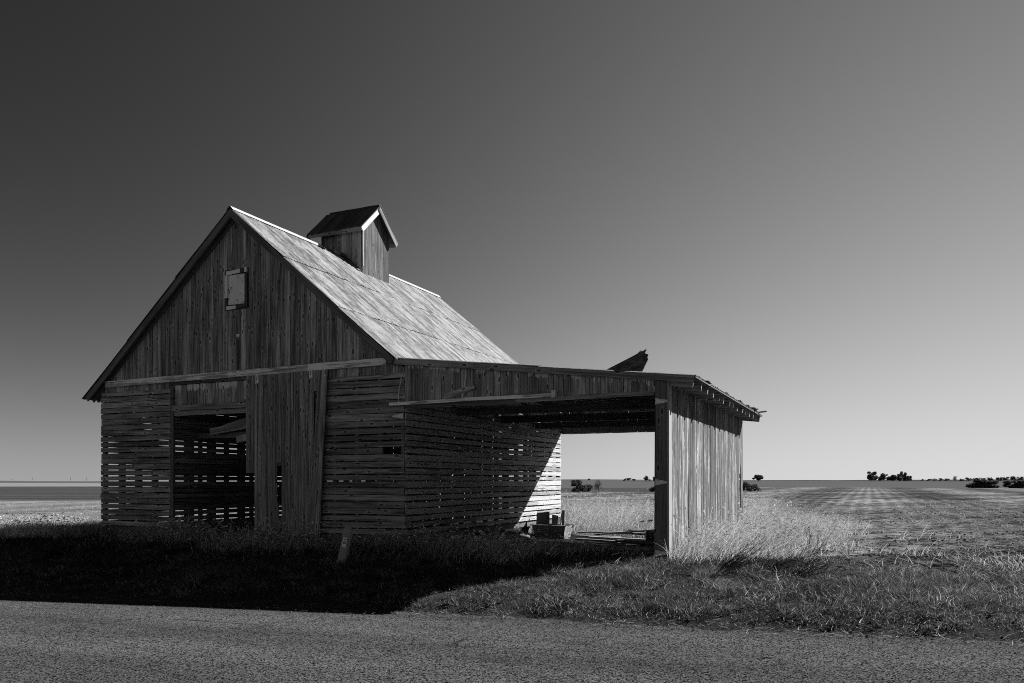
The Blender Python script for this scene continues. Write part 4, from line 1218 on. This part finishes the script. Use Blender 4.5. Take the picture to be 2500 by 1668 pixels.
# loose chippings along the road edge
x, y = scatter(30000, -9, 10, 6.5, 13, lambda x, y: npr.uniform(0, 1, len(x)) < np.exp(-((road_n(x, y) + 0.08) / 0.22) ** 2) * np.clip(0.5 + 0.6 * vnoise(x, y, 2.5, 91), 0.05, 1))
n = len(x)
rs = npr.uniform(0.005, 0.016, n)
oc = np.array([(1, 0, 0), (0, 1, 0), (-1, 0, 0), (0, -1, 0), (0, 0, 0.8), (0, 0, -0.5)], float)
ca_, sa_ = np.cos(npr.uniform(0, 6.283, n)), np.sin(npr.uniform(0, 6.283, n))
P_ = oc[None] * rs[:, None, None] * npr.uniform(0.6, 1.3, (n, 6, 1))
Q_ = P_.copy(); Q_[..., 0] = P_[..., 0] * ca_[:, None] - P_[..., 1] * sa_[:, None]; Q_[..., 1] = P_[..., 0] * sa_[:, None] + P_[..., 1] * ca_[:, None]
Q_ += np.stack([x, y, np.maximum(H(x, y), np.where(road_n(x, y) < 0.05, 0.010 + road_z(x), -1)) + rs * 0.35], -1)[:, None]
T3 = np.array([(0, 1, 4), (1, 2, 4), (2, 3, 4), (3, 0, 4), (1, 0, 5), (2, 1, 5), (3, 2, 5), (0, 3, 5)])
gme2 = fast_mesh('road_edge_gravel', Q_.reshape(-1, 3), (np.arange(n)[:, None, None] * 6 + T3[None]).reshape(-1, 3), [M['straw']], np.repeat(npr.uniform(0.03, 0.2, n), 6))
tag(link(bpy.data.objects.new('road_edge_gravel', gme2)), 'loose stone chippings along the ragged far edge of the road', 'gravel', kind='stuff')

# tall shaded grass before and beside the barn
def keep_t(x, y):
    u, v = barn_uv(x, y)
    c = vnoise(x, y, 2.2, 21)
    front = (1 - sstep(-v, 0.9 + 0.3 * c, 1.9 + 0.5 * c)) * (v < 0.0) * (u > -14) * (1 - 0.8 * sstep(u, 2.2, 3.6)) * (1 - sstep(u, 4.4, 5.0))
    left_ = (u < -8.35) * (v > -0.5) * (v < 4) * (1 - 0.8 * sstep(v, 1.5, 4))
    shed = (u > 0.05) * (u < 4.7) * (v >= 0) * (v < 3.0) * 0.35
    under = (u > -8.3) * (u < 0) * (v > -0.1) * (v < 0.0) * 0.5
    return (front * np.clip(0.75 + 0.5 * c, 0.2, 1) + left_ + shed + under) * outside(x, y, 0.0)
x, y = scatter(190000, -17, 4, 11.0, 22.5, keep_t)
u, v0 = barn_uv(x, y)
c = vnoise(x, y, 1.6, 23)
h = np.clip(0.36 + 0.2 * c, 0.12, 0.75) * npr.uniform(0.5, 1.35, len(x)) * np.where(v0 > 0, 0.6, 1 - 0.45 * sstep(-v0, 0.7, 1.9)) * (1 - 0.5 * sstep(u, 2.0, 3.4))
tone = npr.uniform(0.15, 0.8, len(x)) * np.clip(0.8 + 0.35 * c, 0.4, 1.2)
v, q_, t_, tip, dr = blades(x, y, h, npr.uniform(0.005, 0.011, len(x)), npr.uniform(0, 0.7, len(x)), npr.normal(0.2, 1.3, len(x)), npr.uniform(0.1, 1.1, len(x)), tone, 3)
parts = [(v, q_, t_)]
k = npr.choice(len(x), 6000, replace=False); k = k[h[k] > 0.36]
parts.append(heads(tip[k], dr[k], npr.uniform(0.05, 0.10, len(k)), npr.uniform(0.007, 0.011, len(k)), npr.uniform(0.6, 0.9, len(k))))
stuff('tall_grass', 'tall uncut grass in the shade along the barn front', 'grass', parts, M['tallgrass'])

# sunlit foxtail by the painted shed wall and behind the shed
def keep_f(x, y):
    u, v = barn_uv(x, y)
    c = vnoise(x, y, 1.8, 31)
    e = 6.6 + 0.25 * np.clip(v, -1, 12) * 0.4 + 0.5 * c
    a_ = (u > SU + 0.04) * (1 - sstep(u, e - 1.4, e + 0.4)) * sstep(v, -0.9 + 0.3 * c, 0.2 + 0.3 * c) * (1 - sstep(v, 11, 16))
    b_ = (u > -1.5) * (u <= SU + 0.04) * sstep(v, 7.2, 8.6) * (1 - sstep(v, 15, 20)) * 0.8
    far_ = (u > 5.0) * (u < 10.5) * (v > 0) * (v < 9) * np.clip(-0.02 + 0.10 * c, 0, 1)
    return np.clip(a_ + b_ + far_, 0, 1) * outside(x, y, 0.0)
x, y = scatter(300000, -1.5, 17, 9.5, 36, keep_f)
u, v0 = barn_uv(x, y)
c = vnoise(x, y, 1.3, 33)
h = np.clip(0.66 + 0.2 * c, 0.25, 1.05) * npr.uniform(0.45, 1.3, len(x))
h = h * (1 - 0.55 * sstep(u, 5.8, 8.0)) * (0.55 + 0.45 * sstep(v0, -0.8, 1.0))
h = np.where((u < SU) & (v0 > 7), h * 1.4, h)
dk_ = vnoise(x, y, 1.1, 37)
tone = np.where(dk_ > 0.75, npr.uniform(0.05, 0.2, len(x)), npr.uniform(0.26, 0.58, len(x)))
v, q_, t_, tip, dr = blades(x, y, h, npr.uniform(0.005, 0.010, len(x)), npr.uniform(0, 0.6, len(x)), npr.normal(0.0, 1.2, len(x)), npr.uniform(0.1, 1.1, len(x)), tone, 3)
parts = [(v, q_, t_)]
k = npr.choice(len(x), 9000, replace=False); k = k[h[k] > 0.42]
parts.append(heads(tip[k], dr[k], npr.uniform(0.06, 0.12, len(k)), npr.uniform(0.006, 0.010, len(k)), npr.uniform(0.5, 0.7, len(k))))
# a few taller stems standing clear against the wall
x, y = scatter(420, 2, 14, 11, 26, lambda x, y: (barn_uv(x, y)[0] > SU + 0.1) & (barn_uv(x, y)[0] < SU + 1.1) & (barn_uv(x, y)[1] > 0.5) & (barn_uv(x, y)[1] < 10.5))
v, q_, t_, tip, dr = blades(x, y, npr.uniform(0.75, 1.15, len(x)), npr.uniform(0.005, 0.008, len(x)), npr.uniform(0, 0.25, len(x)), npr.normal(0.0, 1.0, len(x)), npr.uniform(0.05, 0.3, len(x)), npr.uniform(0.4, 0.6, len(x)), 4)
parts.append((v, q_, t_))
parts.append(heads(tip, dr, npr.uniform(0.08, 0.13, len(x)), npr.uniform(0.010, 0.015, len(x)), npr.uniform(0.7, 0.9, len(x)), 1.6))
stuff('foxtail_grass', 'dense sunlit foxtail grass with drooping seed heads around the open shed', 'grass', parts, M['tallgrass'])

# crop stubble and straw over the fields
def keep_s(x, y):
    n = road_n(x, y); r_ = np.hypot(x, y)
    u, v = barn_uv(x, y)
    c = vnoise(x, y, 1.2, 41)
    band = vnoise(x * 0.35, y * 1.6, 1.3, 43)
    d = np.clip(1.3 - r_ / 46.0, 0.08, 1) * np.clip(0.55 + 0.35 * c + 0.4 * band, 0.05, 1) * (1 - 0.4 * (1 - sstep(n, 3.0, 6.5))) * (0.4 + 0.6 * (np.cos(u * 6.2832 / 0.76 + 0.6 * np.sin(v * 0.7)) > -0.2)) * (0.65 + 0.45 * np.sin(u * 0.7))
    rr = (x > 1) & ((u > 6.0) | (v > 12)) & (n > 1.0)
    ll = (u < -8.5) & (v > 1.5) & (x < -7)
    return d * (rr | ll) * (np.abs(x) < 0.72 * y + 2)
x, y = scatter(620000, -34, 34, 8, 50, keep_s)
nn = road_n(x, y)
sc_ = 1 + np.hypot(x, y) / 40
h = npr.uniform(0.05, 0.17, len(x)) * sc_
flat = npr.uniform(0, 1, len(x)) < 0.92
h = np.where(flat, h, h * 0.6)
v, q_, t_, _, _ = blades(x, y, h, npr.uniform(0.003, 0.008, len(x)) * sc_, np.where(flat, npr.uniform(0.9, 1.5, len(x)), npr.uniform(0, 0.5, len(x))), npr.uniform(0, 6.283, len(x)), npr.uniform(-0.2, 0.3, len(x)), npr.uniform(0.08, 0.5, len(x)), 2, H(x, y) + npr.uniform(0.0, 0.03, len(x)))
zb_ = H(x, y)[:, None, None]; v = v.reshape(-1, 3, 2, 3); v[..., 2] = np.where(flat[:, None, None], zb_ + (v[..., 2] - zb_) * 0.45, v[..., 2]); v = v.reshape(-1, 3)
stuff('field_stubble', 'cut crop stubble and loose straw strewn over the fields', 'stubble', [(v, q_, t_)], M['straw'])

# soil clods turned up between the rows
x, y = scatter(22000, 2, 26, 9, 38, lambda x, y: npr.uniform(0, 1, len(x)) < (road_n(x, y) > 1.6) * (barn_uv(x, y)[0] > 6.6) * np.clip(1.25 - np.hypot(x, y) / 34, 0.05, 1) * np.clip(0.35 + 0.6 * vnoise(x * 0.5, y * 1.4, 1.6, 95), 0.02, 1) * (np.abs(x) < 0.72 * y + 1))
n = len(x)
rs = npr.uniform(0.008, 0.028, n) * (1 + np.hypot(x, y) / 60)
P_ = oc[None] * rs[:, None, None] * npr.uniform(0.6, 1.3, (n, 6, 1))
an_ = npr.uniform(0, 6.283, n); ca_, sa_ = np.cos(an_), np.sin(an_)
Q_ = P_.copy(); Q_[..., 0] = P_[..., 0] * ca_[:, None] - P_[..., 1] * sa_[:, None]; Q_[..., 1] = P_[..., 0] * sa_[:, None] + P_[..., 1] * ca_[:, None]
Q_ += np.stack([x, y, H(x, y) + rs * 0.2], -1)[:, None]
cme = fast_mesh('field_clods', Q_.reshape(-1, 3), (np.arange(n)[:, None, None] * 6 + T3[None]).reshape(-1, 3), [M['straw']], np.repeat(npr.uniform(0.04, 0.2, n), 6))
tag(link(bpy.data.objects.new('field_clods', cme)), 'dark soil clods scattered among the stubble of the right field', 'soil', kind='stuff')

# ------------------------------------------------------------ dead shrubs and weeds
def sprawl(name, label, x0, y0, n, L, seed, cat='shrub', up=0.5, spread=1.0, dirx=0.0):
    rr = random.Random(seed)
    z0 = Hs(x0, y0)
    root = thing_at(name, label, cat, (x0, y0, z0))
    main = MB(); tw = MB()
    for k in range(n):
        an_ = rr.gauss(dirx, 0.75 * spread)
        el = rr.uniform(0.12, 1.0) * up + 0.08
        l = L * rr.uniform(0.5, 1.1)
        pts = []
        p = Vector((rr.uniform(-0.10, 0.12), rr.uniform(-0.08, 0.08), 0))
        d = Vector((math.cos(an_) * math.cos(el), math.sin(an_) * math.cos(el), math.sin(el)))
        for i in range(5):
            pts.append(p.copy())
            p = p + d * (l / 4)
            d = (d + Vector((rr.uniform(-0.12, 0.2), rr.uniform(-0.15, 0.15), rr.uniform(-0.1, 0.12)))).normalized()
        main.tube(pts, [0.005, 0.004, 0.003, 0.0022, 0.0012], 3)
        for i in range(1, 5):
            for j in range(5):
                q_ = pts[i].lerp(pts[i - 1], rr.random())
                e = q_ + (d + Vector((rr.gauss(0, 0.5), rr.gauss(0, 0.5), rr.gauss(0.1, 0.4)))).normalized() * l * rr.uniform(0.1, 0.28)
                tw.tube([q_, e], [0.002, 0.001], 3)
    main.build('stem', M['twig'], root)
    o = tw.build('twigs', M['twig'], root)
    o['kind'] = 'stuff'
    return root
sprawl('dead_shrub', 'dark sprawling leafless shrub lying toward the right in front of the pale foxtail', 3.0, 11.25, 32, 0.75, 1, up=0.55, spread=0.7, dirx=0.05)
sprawl('dead_shrub', 'flattened dark shrub just right of the first, its tips brushing the grass', 3.65, 11.35, 30, 0.8, 2, up=0.35, spread=0.7, dirx=0.05)
sprawl('dead_shrub', 'separate twiggy shrub nearest the road with one high bent branch', 3.9, 10.75, 22, 0.7, 3, up=0.5, spread=0.7, dirx=0.15)
for k, (xp, yp, hp, lb) in enumerate(((1913, 1333, 0.5, 'thin dark weed nearest the shed wall in the stubble edge'), (1996, 1350, 0.80, 'tallest dark branching weed standing at the stubble edge'), (1945, 1318, 0.55, 'slim dark weed between the other two, farther into the field'), (1968, 1345, 0.5, 'short dark weed just left of the tallest weed'))):
    d_ = 1.28 * 1900 / (yp - 1173)
    xw = px(xp, d_)
    sprawl('dry_weed', lb, xw, d_, 7, hp, 50 + k, 'weed', up=1.9, spread=2.2, dirx=1.5)

# ------------------------------------------------------------ trees, bushes and far things
M['leaf'] = grass_mat('dark_foliage', 0.3)
M['bark'] = plain('bark', 0.05, 0.95, 0.05)
def crown_mesh(rx, rz, zc_, n, leaf, lobes, seed, thin=0.0):
    r_ = np.random.default_rng(seed)
    cs_ = [(0, 0, -0.15, 0.5)] + [(r_.uniform(-0.72, 0.72), r_.uniform(-0.6, 0.6), r_.uniform(-0.6, 0.68), r_.uniform(0.16, 0.42)) for _ in range(lobes + 3)]
    w_ = np.array([c[3] ** 2 for c in cs_]); w_ /= w_.sum()
    li = r_.choice(len(cs_), n, p=w_)
    d = r_.normal(size=(n, 3)); d /= np.linalg.norm(d, axis=1, keepdims=True)
    rad = r_.uniform(0.35 + thin, 1.05, n) ** 0.6
    C_ = np.array([c[:3] for c in cs_])[li] + d * (np.array([c[3] for c in cs_])[li] * rad)[:, None]
    P_ = C_ * np.array([rx, rx, rz]) * np.where(C_[:, 2:3] < 0, np.array([1.0, 1.0, 1.0]), np.array([0.95, 0.95, 1.0])) + np.array([0, 0, zc_])
    a_ = r_.normal(size=(n, 3)); a_ /= np.linalg.norm(a_, axis=1, keepdims=True)
    b_ = np.cross(a_, r_.normal(size=(n, 3))); b_ /= np.linalg.norm(b_, axis=1, keepdims=True)
    s_ = (leaf * r_.uniform(0.5, 1.4, n))[:, None]
    V_ = np.stack([P_ - a_ * s_, P_ + b_ * s_ * 0.7, P_ + a_ * s_, P_ - b_ * s_ * 0.7], 1).reshape(-1, 3)
    return V_, np.arange(n * 4).reshape(-1, 4)
def tree(name, label, xs_, d, hpx, wpx, cat='tree', group=None, bare=False, seed=0, bush=False, n=2200):
    x0 = px(xs_, d)
    z0 = Hs(x0, d)
    hh = hpx / 1900 * d; ww = wpx / 1900 * d / 2
    root = thing_at(name, label, cat, (x0, d, z0 - 0.03), 0, group)
    rr = random.Random(seed)
    tk = MB()
    th = hh * (0.25 if bush else 0.45)
    tk.tube([(0, 0, 0), (0.02 * hh, 0, th * 0.5), (-0.01 * hh, 0, th)], [hh * 0.035, hh * 0.028, hh * 0.02], 6)
    nl = 22 if bare else 7
    for k in range(nl):
        a_ = rr.uniform(0, 6.283); e = rr.uniform(0.35, 1.3)
        p0 = Vector((0, 0, th * rr.uniform(0.3, 1.0)))
        l = hh * rr.uniform(0.3, 0.55)
        dd = Vector((math.cos(a_) * math.cos(e), math.sin(a_) * math.cos(e), math.sin(e)))
        p1 = p0 + dd * l * 0.5; p2 = p1 + (dd + Vector((0, 0, 0.35))).normalized() * l * 0.5
        tk.tube([p0, p1, p2], [hh * 0.013, hh * 0.009, hh * 0.003], 4)
        if bare:
            for j in range(6):
                q_ = p1.lerp(p2, rr.random())
                tk.tube([q_, q_ + (dd + Vector((rr.gauss(0, 0.6), rr.gauss(0, 0.6), rr.uniform(0, 0.6)))).normalized() * l * 0.35], [hh * 0.006, hh * 0.003], 3)
    tk.build('trunk', M['bark'], root)
    nn_ = n if not bare else 160
    v, q_ = crown_mesh(ww * 1.15, hh * (0.62 if bush else 0.56), hh * (0.42 if bush else 0.52), nn_, max(ww * (0.06 if bush else 0.10), 0.05), 9, seed, 0.3 if bare else 0.0)
    v[:, 2] = np.clip(v[:, 2], 0.02 * hh, hh * 1.02)
    o = link(bpy.data.objects.new('crown', fast_mesh('crown', v, q_, [M['leaf']], np.repeat(np.random.default_rng(seed).uniform(0.03, 0.11, len(q_)), 4))), root)
    return root
tree('tree', 'lone wide tree on the skyline just right of the shed', 1852, 480, 17, 24, seed=3)
tree('tree', 'round dense tree left of the skyline grove', 2126, 420, 24, 32, seed=4)
for k, (xp, hp, wp, lb) in enumerate(((2156, 20, 20, 'leftmost tree of the low skyline grove'), (2176, 17, 22, 'second tree of the low skyline grove'), (2194, 18, 18, 'third tree of the low skyline grove'), (2207, 24, 20, 'tallest tree of the skyline grove with a thin top'), (2219, 14, 14, 'rightmost low tree of the skyline grove'))):
    tree('tree', lb, xp, 430 + 6 * k, hp, wp, group='skyline grove', seed=10 + k)
hl = [(2252, 5, 8), (2266, 5, 10), (2281, 6, 12), (2297, 7, 12), (2312, 6, 12), (2331, 12, 10), (2348, 6, 14), (2364, 9, 16), (2384, 9, 18), (2400, 8, 14), (2418, 10, 18), (2438, 9, 18), (2456, 10, 16), (2474, 11, 18), (2492, 10, 18)]
for k, (xp, hp, wp) in enumerate(hl):
    tree('far_tree', '%s tree from the left in the small far tree line at the right skyline' % ('first second third fourth fifth tall-sixth seventh eighth ninth tenth eleventh twelfth thirteenth fourteenth last'.split()[k]), xp, 820, hp, wp, group='far tree line', seed=30 + k, n=700)
tree('bush', 'broad dark bush at the field crest on the right', 2401, 178, 23, 66, 'bush', bush=True, seed=51, n=4500)
tree('bush', 'dark bush cut by the right edge of the picture', 2482, 178, 22, 60, 'bush', bush=True, seed=52, n=4500)
tree('bush', 'dark bush peeking out behind the right end of the shed wall', 1832, 88, 27, 40, 'bush', bush=True, seed=53, n=4500)
tree('bush', 'dark twiggy bush seen through the open shed', 1418, 96, 30, 56, 'bush', bush=True, seed=54, n=3500)
tree('bare_tree', 'small thinly leaved tree beside the bush seen through the shed', 1460, 97, 31, 28, bare=True, seed=55)
tree('bush', 'low bush beside the shed post seen through the shed', 1596, 96, 18, 40, 'bush', bush=True, seed=56, n=3000)
for k, (xp, hp, wp, d_, lb) in enumerate(((1525, 6, 9, 700, 'leftmost tiny tree on the skyline seen through the shed'), (1536, 7, 12, 700, 'middle tiny tree on the skyline seen through the shed'), (1547, 5, 9, 700, 'right tiny tree on the skyline seen through the shed'), (1579, 14, 17, 500, 'round tree on the skyline left of the shed post'), (1600, 12, 16, 500, 'low tree on the skyline half behind the shed post'))):
    tree('tree', lb, xp, d_, hp, wp, seed=60 + k, n=1200)
# utility poles far away on the left
for k, (xp, hp, lb) in enumerate(((30, 5, 'leftmost faint utility pole on the far skyline'), (80, 9, 'tallest left faint utility pole on the far skyline'), (172, 9, 'third faint utility pole on the far skyline'), (211, 6, 'faint utility pole nearest the barn on the far skyline'))):
    d_ = 1150.0
    x0 = px(xp, d_); z0 = Hs(x0, d_)
    rt_ = thing_at('utility_pole', lb, 'pole', (x0, d_, z0), 0, 'far utility poles')
    hh = hp / 1900 * d_ + 1.0
    MB().tube([(0, 0, 0), (0, 0, hh)], 0.2, 6).build('pole', M['bark'], rt_)
    MB().box(-1.0, 1.0, -0.08, 0.08, hh - 0.7, hh - 0.5).build('crossarm', M['bark'], rt_)
# tiny far building on the skyline, seen through the shed
d_ = 900.0; x0 = px(1438, d_); z0 = Hs(x0, d_)
hb_ = thing_at('far_building', 'tiny dark gabled building on the skyline seen through the shed', 'building', (x0, d_, z0 - 0.1))
mesh_obj('wall', [(-1.2, -2, 0), (1.2, -2, 0), (1.2, 2, 0), (-1.2, 2, 0), (-1.2, -2, 1.0), (1.2, -2, 1.0), (1.2, 2, 1.0), (-1.2, 2, 1.0), (0, -2, 2.1), (0, 2, 2.1)],
         [(0, 1, 5, 8, 4), (2, 3, 7, 9, 6), (0, 4, 7, 3), (1, 2, 6, 5)], M['frame'], hb_)
mesh_obj('roof', [(-1.5, -2.3, 0.8), (0, -2.3, 2.25), (1.5, -2.3, 0.8), (-1.5, 2.3, 0.8), (0, 2.3, 2.25), (1.5, 2.3, 0.8), (-1.5, -2.3, 0.7), (0, -2.3, 2.13), (1.5, -2.3, 0.7), (-1.5, 2.3, 0.7), (0, 2.3, 2.13), (1.5, 2.3, 0.7)],
         [(0, 1, 4, 3), (1, 2, 5, 4), (6, 9, 10, 7), (7, 10, 11, 8), (0, 6, 7, 1), (1, 7, 8, 2), (3, 4, 10, 9), (4, 5, 11, 10), (0, 3, 9, 6), (2, 8, 11, 5)], M['rake'], hb_)
